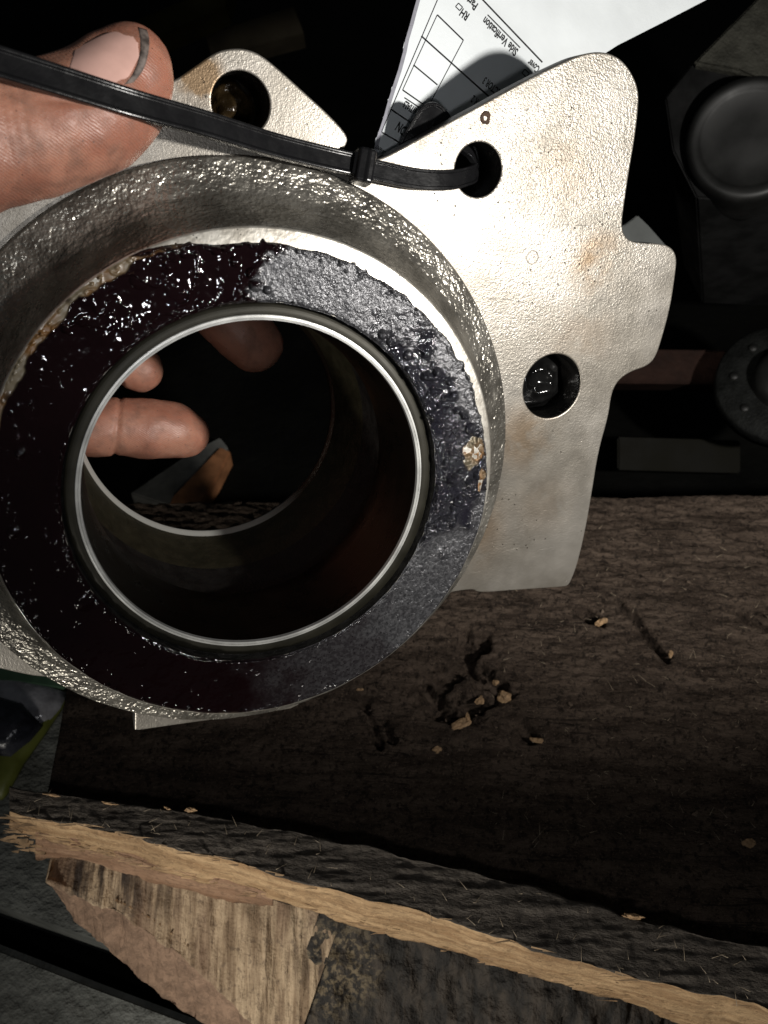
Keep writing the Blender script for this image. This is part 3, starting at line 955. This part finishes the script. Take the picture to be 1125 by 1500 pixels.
def far_disp(P):
    d = base_disp(P)
    Pw = P + np.array(pallet.location)
    topm = Pw[:, 2] > -.006
    for x0, y0, x1, y1, wd_ in gouges:
        a = ground(x0, y0, 0)[:2]; b = ground(x1, y1, 0)[:2]
        ab = b - a; t = np.clip(((Pw[:, :2] - a) @ ab) / (ab @ ab), 0, 1)
        dist = np.hypot(*(Pw[:, :2] - a - t[:, None] * ab).T) / (wd_ * MM)
        d = d - topm * .010 * (.45 + .55 * t) * sstep(1.15, .35, dist + .55 * vn(Pw / .0045, 3) + .25 * vn(Pw / .0015, 4))
    return d


def board(name, tl, tr, fr, fl, z, thick, nlen, nper, mats, disp, sidemat=None):
    """top corners given as photo pixels on the plane z (mm): back-left, back-right, front-right, front-left"""
    BL, BR, FR, FL = [ground(*p, z) for p in (tl, tr, fr, fl)]
    dn = np.array([0, 0, -thick * MM])
    st = [[BL, FL, FL + dn, BL + dn], [BR, FR, FR + dn, BR + dn]]
    return loft_obj(name, rel(st), nlen, nper, pallet, mats, disp, sidemat)


board('deck_board', (150, 738), (1420, 722), (1560, 1560), (60, 1215), 0, 24, 420, [260, 8, 12, 8], [M_WD], far_disp)

# near deck board: split along its front
tb = [(14, 1152), (30, 1155), (100, 1167), (249, 1187), (348, 1202), (448, 1224), (555, 1244), (639, 1266), (778, 1299), (911, 1341), (1056, 1374), (1122, 1388), (1400, 1446)]
tf = [(14, 1188), (30, 1195), (124, 1209), (224, 1234), (319, 1257), (423, 1287), (500, 1308), (611, 1335), (722, 1369), (833, 1408), (944, 1436), (1056, 1463), (1122, 1480), (1400, 1560)]
bf = [(14, 1208), (30, 1216), (75, 1228), (149, 1247), (224, 1268), (300, 1288), (423, 1318), (500, 1345), (611, 1374), (722, 1408), (833, 1438), (944, 1474), (1056, 1520), (1400, 1640)]
HN = 26.0


def ip(tab, x): return np.interp(x, [p[0] for p in tab], [p[1] for p in tab])


st = []
def wig(x, s_, a):
    return a * float(fbm(np.array([[x / 38.0, s_, 0.0]]), 71, 3)[0])


for x in np.linspace(14, 1400, 240):
    A = ground(x, ip(tb, x) + wig(x, 1.5, 3.5), HN); B_ = ground(x, ip(tf, x) + wig(x, 7.5, 4.0), HN)
    # front lower edge: on the vertical plane through B_ (a little undercut)
    py = ip(bf, x) + 5 + wig(x, 3.5, 4.5); d = (x - 562.5) / F * RT - (py - 750) / F * UP + FW
    t = (B_[1] + .0015 - CAMPOS[1]) / d[1]; Cc = CAMPOS + d * t
    D_ = A.copy(); D_[2] = Cc[2] - .001
    st.append([A, B_, Cc, D_])
st = np.array(st)
GRN = np.array([math.cos(math.radians(-12)), math.sin(math.radians(-12)), 0])


def near_disp(P):
    q = np.stack([P @ GRN / .03, P[:, 1] / .004, P[:, 2] / .004], 1)
    q2 = np.stack([P @ GRN / .008, P[:, 1] / .0013, P[:, 2] / .0013], 1)
    q3 = np.stack([P @ GRN / .0025, P[:, 1] / .002, P[:, 2] / .002], 1)
    return fbm(q, 41, 3) * .0006 + fbm(q2, 45, 2) * .00022 + vn(q3, 47) * .0002


nb = loft_obj('deck_board', rel(st), 420, [40, 30, 12, 12], pallet, [M_WN, M_TAN], near_disp, {0: 0, 1: 1, 2: 1, 3: 0, 4: 1})
nb['label'] = 'narrow split board with a raw tan front edge'
def vface(xk, x, y, off):
    # pixel (x, y) on the upright plane off mm behind the board's front edge at column xk
    yb = ground(xk, ip(tf, xk), HN)[1] + off * MM
    d = (x - 562.5) / F * RT - (y - 750) / F * UP + FW
    return CAMPOS + d * (yb - CAMPOS[1]) / d[1]


# brown splinter layer hanging under its left end
up_ = [(52, 1226), (80, 1231), (150, 1250), (224, 1270), (300, 1290), (352, 1306), (400, 1318)]
lo_ = [(55, 1252), (80, 1250), (130, 1264), (200, 1285), (260, 1302), (330, 1314), (400, 1321)]
st = []
for x in np.linspace(52, 400, 40):
    a = vface(x, x, ip(up_, x) - 8, 1.0); b = vface(x, x, ip(lo_, x) + 7 + wig(x, 5.5, 5), 2.5)
    c = b + np.array([0, .010, 0]); d = a + np.array([0, .010, 0])
    st.append([a, b, c, d])
loft_obj('splinter_layer', rel(np.array(st)), 160, [14, 6, 6, 6], pallet, [M_SPL], lambda P: near_disp(P) * 1.1)

# broken stringer block under it
def dep_under(x, y, off):
    return (vface(x, x, y, off) - CAMPOS) @ FW / MM


def blk(x, y, dd):
    xx = min(x, 460)
    return at(x, y, dep_under(xx, ip(bf, xx), 7) + dd - 7)


secs = [((66, 1284), (68, 1290), (71, 1295)), ((108, 1256), (122, 1312), (110, 1346)), ((200, 1280), (178, 1340), (160, 1390)), ((300, 1305), (262, 1398), (208, 1434)),
        ((400, 1326), (345, 1472), (262, 1478)), ((472, 1340), (405, 1535), (350, 1530)), ((500, 1345), (430, 1545), (420, 1542))]
st = []
for T, R_, L in secs:
    st.append([blk(*T, 8), blk(*R_, 2), blk(*L, 18), blk(*L, 18) + np.array([0, .05, .0]), blk(*T, 8) + np.array([0, .05, 0])])


def blk_disp(P):
    q = np.stack([P[:, 0] / .004, P[:, 1] / .03, P[:, 2] / .03], 1); q2 = np.stack([P[:, 0] / .0013, P[:, 1] / .012, P[:, 2] / .012], 1)
    return fbm(q, 61, 3) * .0009 + fbm(q2, 63, 2) * .0005


def block_material():
    m = Mat('broken_block_wood')
    vec = m.n('Mapping', Vector=m.co, Rotation=(0, 0, math.radians(12)), Scale=(330, 35, 35))
    g = m.n('TexNoise', 0, Vector=vec, Scale=1.0, Detail=5, Roughness=.6)
    vb = m.n('Mapping', Vector=m.co, Rotation=(0, 0, math.radians(12)), Scale=(60, 9, 9))
    gb = m.n('TexNoise', 0, Vector=vb, Scale=1.0, Detail=3)
    gf = m.n('TexNoise', 0, Vector=m.n('Mapping', Vector=m.co, Rotation=(0, 0, math.radians(12)), Scale=(1100, 150, 150)), Scale=1.0, Detail=4, Roughness=.7)
    base = m.mix(m.ramp(g, .34, .64), (.20, .135, .08), (.44, .33, .215))
    base = m.mix(m.math('MULTIPLY', m.ramp(gf, .52, .68), .6), base, (.09, .055, .032))
    base = m.mix(m.math('MULTIPLY', m.ramp(m.noise(260, 4, .7), .56, .66), .55), base, (.07, .045, .03))
    base = m.mix(m.math('MULTIPLY', m.ramp(gb, .50, .64), .7), base, (.16, .095, .06))
    pa = rel(blk(150, 1300, 8)); pb = rel(blk(235, 1318, 8)); pc = rel(blk(462, 1400, 8))
    w = m.math('ADD', m.blob(tuple(pa), .012, .020), m.math('ADD', m.math('MULTIPLY', m.blob(tuple(pb), .004, .011), .6), m.math('MULTIPLY', m.blob(tuple(pc), .004, .016), .5)))
    base = m.mix(m.math('MULTIPLY', w, m.ramp(g, .62, .35)), base, (.03, .02, .014))
    m.set(Base_Color=base, Roughness=.8, Normal=m.bump(m.math('ADD', g, m.math('ADD', m.math('MULTIPLY', gf, .7), m.math('MULTIPLY', m.noise(900, 3), .5))), .0011))
    return m.m


M_BLK = block_material()
loft_obj('stringer_block', rel(np.array(st)), 240, [70, 46, 8, 8, 8], pallet, [M_BLK, M_PINK], lambda P: blk_disp(P) + fbm(P / .007, 88, 3) * .0007 + fbm(P / .018, 89, 2) * .0016, {0: 0, 1: 1, 2: 1, 3: 1, 4: 0})
# rotten dark stringer to the right
st = []
for x in np.linspace(474, 1500, 30):
    yb = ip(bf, x) - 10
    dq = dep_under(x, yb, 9); a = at(x, yb, dq); b = at(x - 130, yb + 330, dq - 2)
    st.append([a, b, b + np.array([0, .05, 0]), a + np.array([0, .05, 0])])


def rot_material():
    m = Mat('rotten_wood_face')
    vec = m.n('Mapping', Vector=m.co, Rotation=(0, 0, math.radians(15)), Scale=(220, 60, 60))
    g = m.n('TexNoise', 0, Vector=vec, Scale=1.0, Detail=5, Roughness=.65)
    base = m.mix(m.ramp(g, .38, .66), (.008, .0065, .005), (.040, .031, .023))
    w = m.blob(tuple(rel(blk(485, 1425, 4))), .010, .026)
    base = m.mix(m.math('MULTIPLY', w, m.ramp(m.noise(330, 4, .65), .46, .60)), base, (.13, .10, .06))
    m.set(Base_Color=base, Roughness=.8, Normal=m.bump(m.math('ADD', g, m.noise(420, 4)), .0014))
    return m.m


loft_obj('stringer_block', rel(np.array(st)), 260, [80, 8, 8, 8], pallet, [rot_material()], lambda P: blk_disp(P) * 1.6 + fbm(P / .007, 81, 3) * .0026)

# bright wood chips lodged in the gouges and along the near edge
M_CHIP = plain('fresh_wood_chip', (.30, .19, .10), .7, 0, .3, 500, .0003, 900)
rg = np.random.RandomState(4)


def chip(px, py, z, lx, ly, lz, rot):
    bm = bmesh.new(); bmesh.ops.create_icosphere(bm, subdivisions=3, radius=.5)
    P = np.array([v.co[:] for v in bm.verts]); sd_ = rg.randint(1000)
    P = P * (1 + .55 * fbm(P * 2.3 + sd_, 3, 3))[:, None] * np.array([lx, ly, lz]) * MM * .9
    P[:, 2] += .35 * MM * vn(P * 1400, 6)
    a = math.radians(rot); Rm = np.array([[math.cos(a), -math.sin(a), 0], [math.sin(a), math.cos(a), 0], [0, 0, 1]])
    P = P @ Rm.T + rel(ground(px, py, z))
    for v, p in zip(bm.verts, P): v.co = p
    me = bpy.data.meshes.new('wood_chip'); bm.to_mesh(me); bm.free()
    link('wood_chip', me, pallet, [M_CHIP])


for px, py, z, lx, ly, lz, r in [(882, 911, .5, 6.5, 3, 3, 30), (982, 957, .4, 3.5, 2, 2, 70), (739, 1021, .5, 6.5, 7, 2.4, 20), (704, 1026, .3, 4, 3, 2, 40), (676, 1060, .3, 11, 4, 2, 25), (684, 1050, .8, 4, 2, 3, 80), (786, 1084, .5, 6, 3, 2, -10),
                                 (726, 1000, 0, 3, 2, 2, 0), (1096, 1235, .6, 5, 3, 1.2, 20), (640, 1098, .4, 4, 3, 1.2, 10), (527, 1010, .2, 2.5, 2, 1.2, 0),
                                 (279, 1186, HN + .6, 5, 1.6, 1.2, 8), (928, 1343, HN + .8, 8.5, 1.6, 1.4, -8), (78, 1165, HN + .5, 7, .9, .8, -8), (160, 1177, HN + .5, 6, .8, .8, -8), (245, 1184, HN + .3, 3, .8, .8, -20)]:
    chip(px, py, z, lx, ly, lz, r)
# fine loose fibres on the deck
V = []; T = []
for k in range(240):
    if k % 3:
        x, y = rg.uniform(720, 1125), rg.uniform(760, 1240); z = .6
    else:
        x = rg.uniform(20, 1120); y = rg.uniform(ip(tb, x), ip(tf, x)); z = HN + .5
    c = rel(ground(x, y, z)); a = rg.uniform(0, 3.14); l = rg.uniform(.6, 2.6) * MM; w = .00012
    d = np.array([math.cos(a), math.sin(a), rg.uniform(-.1, .4)]); n = np.array([-d[1], d[0], 0]); u = np.array([0, 0, 1.0])
    i = len(V); V += [c - d * l + n * w, c - d * l - n * w, c - d * l + u * w, c + d * l]; T += [(i, i + 1, i + 3), (i + 1, i + 2, i + 3), (i + 2, i, i + 3), (i, i + 2, i + 1)]
o = link('wood_fibres', mesh('wood_fibres', V, np.zeros((0, 4)), T, False), pallet, [plain('wood_fibre', (.30, .24, .17), .7)])
o['kind'] = 'stuff'

# crumbs of dirt and sawdust on the deck
V = []; T = []
for k in range(700):
    x = rg.uniform(420, 1125); y = rg.uniform(740, 1300)
    c = rel(ground(x, y, .5)); s_ = rg.uniform(.12, .42) * MM * (1 + (rg.rand() < .06) * 1.5)
    o4 = rg.normal(0, 1, (4, 3)); o4[:, 2] = np.abs(o4[:, 2]) * .6
    i = len(V); V += list(c + o4 * s_); T += [(i, i + 1, i + 2), (i, i + 3, i + 1), (i + 1, i + 3, i + 2), (i, i + 2, i + 3)]
o = link('sawdust', mesh('sawdust', V, np.zeros((0, 4)), T, False), pallet, [plain('sawdust_crumbs', (.085, .060, .042), .8, 0, .7, 300)])
o['kind'] = 'stuff'
# torn splinters along the broken front edge
V = []; T = []


def shard(c, d, L, w, up):
    d = d / np.linalg.norm(d); n = np.cross(d, up); n /= np.linalg.norm(n)
    i = len(V)
    for q in range(3):
        a = q * 2.094 + .4; V.append(c + (n * math.cos(a) + up * math.sin(a)) * w)
        V.append(c + d * L * .55 + (n * math.cos(a) + up * math.sin(a)) * w * .6)
    V.append(c + d * L + n * rg.normal(0, w * .6))
    for q in range(3):
        a, b = 2 * q, 2 * ((q + 1) % 3)
        T.extend([(i + a, i + b, i + b + 1), (i + a, i + b + 1, i + a + 1), (i + a + 1, i + b + 1, i + 6)])
    T.append((i, i + 4, i + 2))


for k in range(150):
    x = rg.uniform(25, 1110) if k < 90 else rg.uniform(20, 330)
    lowr = rg.rand() < .65
    p = vface(x, x, ip(bf, x) + rg.uniform(-2, 8) if lowr else ip(tf, x) + rg.uniform(-2, 4), -.3)
    sg = 1 if rg.rand() < .6 else -1
    d = np.array([sg * 1.0, rg.normal(-.05, .08), -sg * .19 + rg.normal(0, .13)])
    shard(rel(p), d, rg.uniform(2, 9) * MM, rg.uniform(.12, .42) * MM, np.array([0, -.3, 1.0]))
for k in range(34):      # frayed left end
    y = rg.uniform(1196, 1252); p = vface(30, rg.uniform(20, 75), y, rg.uniform(-.2, 2))
    shard(rel(p), np.array([-1.0, rg.normal(0, .1), .15 + rg.normal(0, .12)]), rg.uniform(3, 11) * MM, rg.uniform(.4, 1.1) * MM, np.array([0, -.3, 1.0]))
for k in range(40):      # block edge fibres
    t = rg.rand(); x = 100 + 320 * t; y = 1300 + 210 * t * t + 40 * t
    p = blk(x, y, 3); shard(rel(p), np.array([rg.normal(.1, .2), -.2, -1.0]), rg.uniform(2, 7) * MM, rg.uniform(.25, .7) * MM, np.array([1.0, 0, .1]))
o = link('splinters', mesh('splinters', V, np.zeros((0, 4)), T, False), pallet, [plain('torn_splinter', (.33, .22, .125), .8, 0, .5, 200)])
o['kind'] = 'stuff'

# ------------------------------------------------------------------ floor and things in the dark
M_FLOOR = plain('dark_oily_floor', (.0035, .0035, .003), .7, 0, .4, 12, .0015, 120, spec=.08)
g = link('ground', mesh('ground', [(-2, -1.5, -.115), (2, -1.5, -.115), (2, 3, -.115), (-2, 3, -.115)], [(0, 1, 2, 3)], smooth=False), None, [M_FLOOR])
g['kind'] = 'structure'


def solid(name, pts, vec, mats, parent=None, bevel=.0, sub=0, disp=None):
    """prism: world polygon pts extruded along vec (world metres)"""
    bm = bmesh.new(); a = [bm.verts.new(p) for p in pts]; b = [bm.verts.new(np.array(p) + vec) for p in pts]
    bm.faces.new(a); bm.faces.new(b[::-1])
    for i in range(len(a)):
        j = (i + 1) % len(a); bm.faces.new([a[j], a[i], b[i], b[j]])
    bmesh.ops.recalc_face_normals(bm, faces=bm.faces)
    if bevel: bmesh.ops.bevel(bm, geom=list(bm.edges), offset=bevel, segments=2, affect='EDGES')
    me = bpy.data.meshes.new(name); bm.to_mesh(me); bm.free()
    return link(name, me, parent, mats)


def slab_material():
    m = Mat('grey_stone')
    a = m.noise(40, 5, .6); b = m.noise(160, 4, .6)
    m.set(Base_Color=m.mix(m.ramp(a, .32, .68), (.060, .063, .058), (.125, .13, .12)), Roughness=.75, Normal=m.bump(m.math('ADD', b, m.math('MULTIPLY', a, 2.0)), .0016))
    return m.m


M_SLAB = slab_material()
s = solid('floor_slab', [ground(x, y, -64) for x, y in [(-260, 930), (160, 985), (110, 1110), (330, 1480), (290, 1455), (149, 1377), (0, 1326), (-260, 1235)]], np.array([0, 0, -.03]), [M_SLAB], None, .0015)
s['kind'] = 'structure'
s = solid('floor_slab', [ground(x, y, -74) for x, y in [(-300, 1275), (0, 1382), (149, 1440), (299, 1496), (520, 1580), (420, 1850), (-320, 1800)]], np.array([0, 0, -.03]), [M_SLAB], None, .003)
s['kind'] = 'structure'

# plastic packet at the lower left
pk = empty('plastic_packet', tuple(ground(20, 1080, -63)))
tag(pk, 'translucent plastic packet with a dark middle and yellow-green border on the floor slab', 'packet')


def pkrel(p): return np.asarray(p) - np.array(pk.location)


def pillow(name, poly, z, h, mats):
    P = np.array([ground(x, y, z) for x, y in poly]); c = P.mean(0)
    rings = []
    for s_, hh in ((1, 0), (1.0, .35), (.9, .8), (.7, 1), (.35, 1.08)):
        rings.append(c + (P - c) * s_ + np.array([0, 0, hh * h * MM]))
    V = np.concatenate(rings + [c[None] + np.array([0, 0, 1.1 * h * MM]), c[None]])
    n = len(P); q = grid_quads(5, n, False, True); k = 5 * n
    t = [(4 * n + i, 4 * n + (i + 1) % n, k) for i in range(n)] + [((i + 1) % n, i, k + 1) for i in range(n)]
    me = mesh(name, pkrel(V), q, t)
    bm = bmesh.new(); bm.from_mesh(me); bmesh.ops.recalc_face_normals(bm, faces=bm.faces); bm.to_mesh(me); bm.free()
    return link(name, me, pk, mats)


pillow('border', [(-60, 980), (40, 992), (104, 1016), (98, 1030), (70, 1072), (36, 1120), (12, 1164), (4, 1172), (-70, 1175)], -63, 5, [plain('yellow_green_plastic', (.085, .095, .018), .4, 0, .25, 60)])
pillow('clear_face', [(-60, 985), (40, 997), (102, 1019), (90, 1040), (76, 1058), (60, 1070), (20, 1078), (-60, 1082)], -62.5, 8, [plain('milky_plastic', (.24, .24, .26), .22, 0, .35, 90, .001, 120)])
pillow('dark_content', [(-60, 1042), (10, 1032), (45, 1042), (66, 1068), (48, 1090), (20, 1114), (-10, 1112), (-60, 1100)], -62, 13, [plain('dark_content', (.018, .019, .026), .25, 0, .5, 120, .0008, 150)])
tag(solid('green_sheet', [ground(x, y, -54) for x, y in [(-120, 950), (120, 985), (90, 1006), (20, 996), (-120, 992)]], np.array([0, 0, -.003]), [plain('green_plastic', (.05, .10, .06), .4)]), 'green plastic sheet edge peeking out above the packet, below the flange', 'plastic sheet')

# shapes in the dark behind the flange
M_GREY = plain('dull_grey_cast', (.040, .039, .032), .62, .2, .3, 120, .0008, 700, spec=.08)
gb = empty('gear_housing', tuple(at(1080, 180, 450)))
tag(gb, 'dark grey machine part with a round rimmed cap in the upper right corner', 'machine part')


def gbr(p): return [np.asarray(q) - np.array(gb.location) for q in p]


vec = W(np.array([60.0, -30, -150])) - W(np.zeros(3))
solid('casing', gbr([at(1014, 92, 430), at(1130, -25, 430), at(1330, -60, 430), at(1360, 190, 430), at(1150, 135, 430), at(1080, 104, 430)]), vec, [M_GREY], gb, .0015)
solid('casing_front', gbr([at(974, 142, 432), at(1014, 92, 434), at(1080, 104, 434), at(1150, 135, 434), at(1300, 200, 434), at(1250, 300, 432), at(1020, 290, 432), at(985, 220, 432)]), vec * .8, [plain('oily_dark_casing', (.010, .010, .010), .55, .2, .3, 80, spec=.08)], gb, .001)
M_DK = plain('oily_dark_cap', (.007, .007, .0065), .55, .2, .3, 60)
cap_c = at(1098, 205, 420)
zax = Vector(W(np.array([-.30, -.05, 1.0]) * 1000) - CAMPOS).normalized()
q = zax.to_track_quat('Z', 'Y')
cp = lathe('round_cap', [(0.1, 2), (22, 1.6), (25, 3.4), (28, 3.6), (30, 1.5), (30.5, -4), (30.5, -40), (.1, -40)], 72, gb, [M_DK], 2)
cp.location = Vector(cap_c) - gb.location; cp.rotation_mode = 'QUATERNION'; cp.rotation_quaternion = q

fw = empty('flanged_disc', tuple(at(1150, 560, 480)))
tag(fw, 'dark grey round disc with bolt holes cut off by the right edge', 'machine part')
zax2 = Vector(W(np.array([-.25, .35, 1.0]) * 1000) - CAMPOS).normalized(); q2 = zax2.to_track_quat('Z', 'Y')
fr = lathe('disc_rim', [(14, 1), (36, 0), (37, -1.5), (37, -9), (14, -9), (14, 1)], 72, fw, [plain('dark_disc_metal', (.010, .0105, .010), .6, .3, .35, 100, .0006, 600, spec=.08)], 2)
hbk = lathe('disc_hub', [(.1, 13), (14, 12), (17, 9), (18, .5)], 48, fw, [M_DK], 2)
for o in (fr, hbk): o.rotation_mode = 'QUATERNION'; o.rotation_quaternion = q2
for k in range(8):
    a = k * math.pi / 4 + .3
    b = lathe('disc_bolt', [(.1, 1.6), (2.0, 1.5), (2.4, 1.0), (2.5, -.5)], 12, fw, [M_DK])
    b.rotation_mode = 'QUATERNION'; b.rotation_quaternion = q2; b.location = q2 @ Vector((27 * MM * math.cos(a), 27 * MM * math.sin(a), .0006))


def beam(name, a, b, hpx, depth_mm, back, mats, label, cat):
    (x0, y0), (x1, y1) = a, b
    P = [at(x0, y0, depth_mm), at(x1, y1, depth_mm), at(x1, y1 + hpx, depth_mm), at(x0, y0 + hpx, depth_mm)]
    o = solid(name, P, FW * back * MM, mats, None, .001)
    tag(o, label, cat); return o


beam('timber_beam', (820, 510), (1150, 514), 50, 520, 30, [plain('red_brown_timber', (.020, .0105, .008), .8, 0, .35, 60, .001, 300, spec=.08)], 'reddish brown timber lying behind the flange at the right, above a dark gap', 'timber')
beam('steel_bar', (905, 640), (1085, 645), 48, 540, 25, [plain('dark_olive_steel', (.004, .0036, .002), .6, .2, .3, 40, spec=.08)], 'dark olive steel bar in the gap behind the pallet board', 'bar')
P = [at(x, y, 420) for x, y in [(890, 335), (914, 330), (934, 315), (950, 330), (978, 362), (930, 380), (890, 370)]]
tag(solid('metal_plate', P, FW * .006, [plain('pale_grey_plate', (.09, .096, .093), .6, .1, .15, 60)], None, .0005), 'small pale grey plate corner showing in the flange notch', 'plate')
P = [at(x, y, 520) for x, y in [(-40, 120), (60, 82), (150, 52), (220, 20), (300, -12), (340, -30), (330, 10), (240, 50), (160, 84), (60, 118), (-40, 150)]]
tag(solid('green_strip', P, FW * .02, [plain('dull_green_paint', (.028, .026, .010), .6, 0, .3, 40, spec=.08)], None, .0005), 'dull olive green strip in the dark above the thumb', 'strip')
P = [at(x, y, 600) for x, y in [(300, 50), (430, 8), (445, 48), (310, 84)]]
tag(solid('timber_offcut', P, FW * .02, [plain('dim_brown_timber', (.018, .015, .010), .7, 0, .3, 40, spec=.08)], None, .0005), 'dim brown timber offcut in the dark above the flange ear', 'timber')
# scrap on the floor seen through the bore
P = [ground(x, y, -104) for x, y in [(190, 722), (280, 661), (322, 640), (334, 655), (262, 724), (246, 740)]]
tag(solid('grey_bar', P, np.array([0, 0, -.011]), [plain('grey_steel_scrap', (.15, .15, .14), .5, .2, .3, 60, spec=.1)], None, .001), 'blurred grey bar lying behind the bore, beside the fingertip', 'bar')
P = [ground(x, y, -101) for x, y in [(246, 748), (252, 727), (322, 654), (338, 661), (318, 700), (286, 752)]]
tag(solid('rusty_bar', P, np.array([0, 0, -.014]), [plain('rusty_steel', (.34, .15, .065), .65, .1, .3, 90)], None, .001), 'blurred orange rusty bar seen through the bore below the fingertip', 'bar')
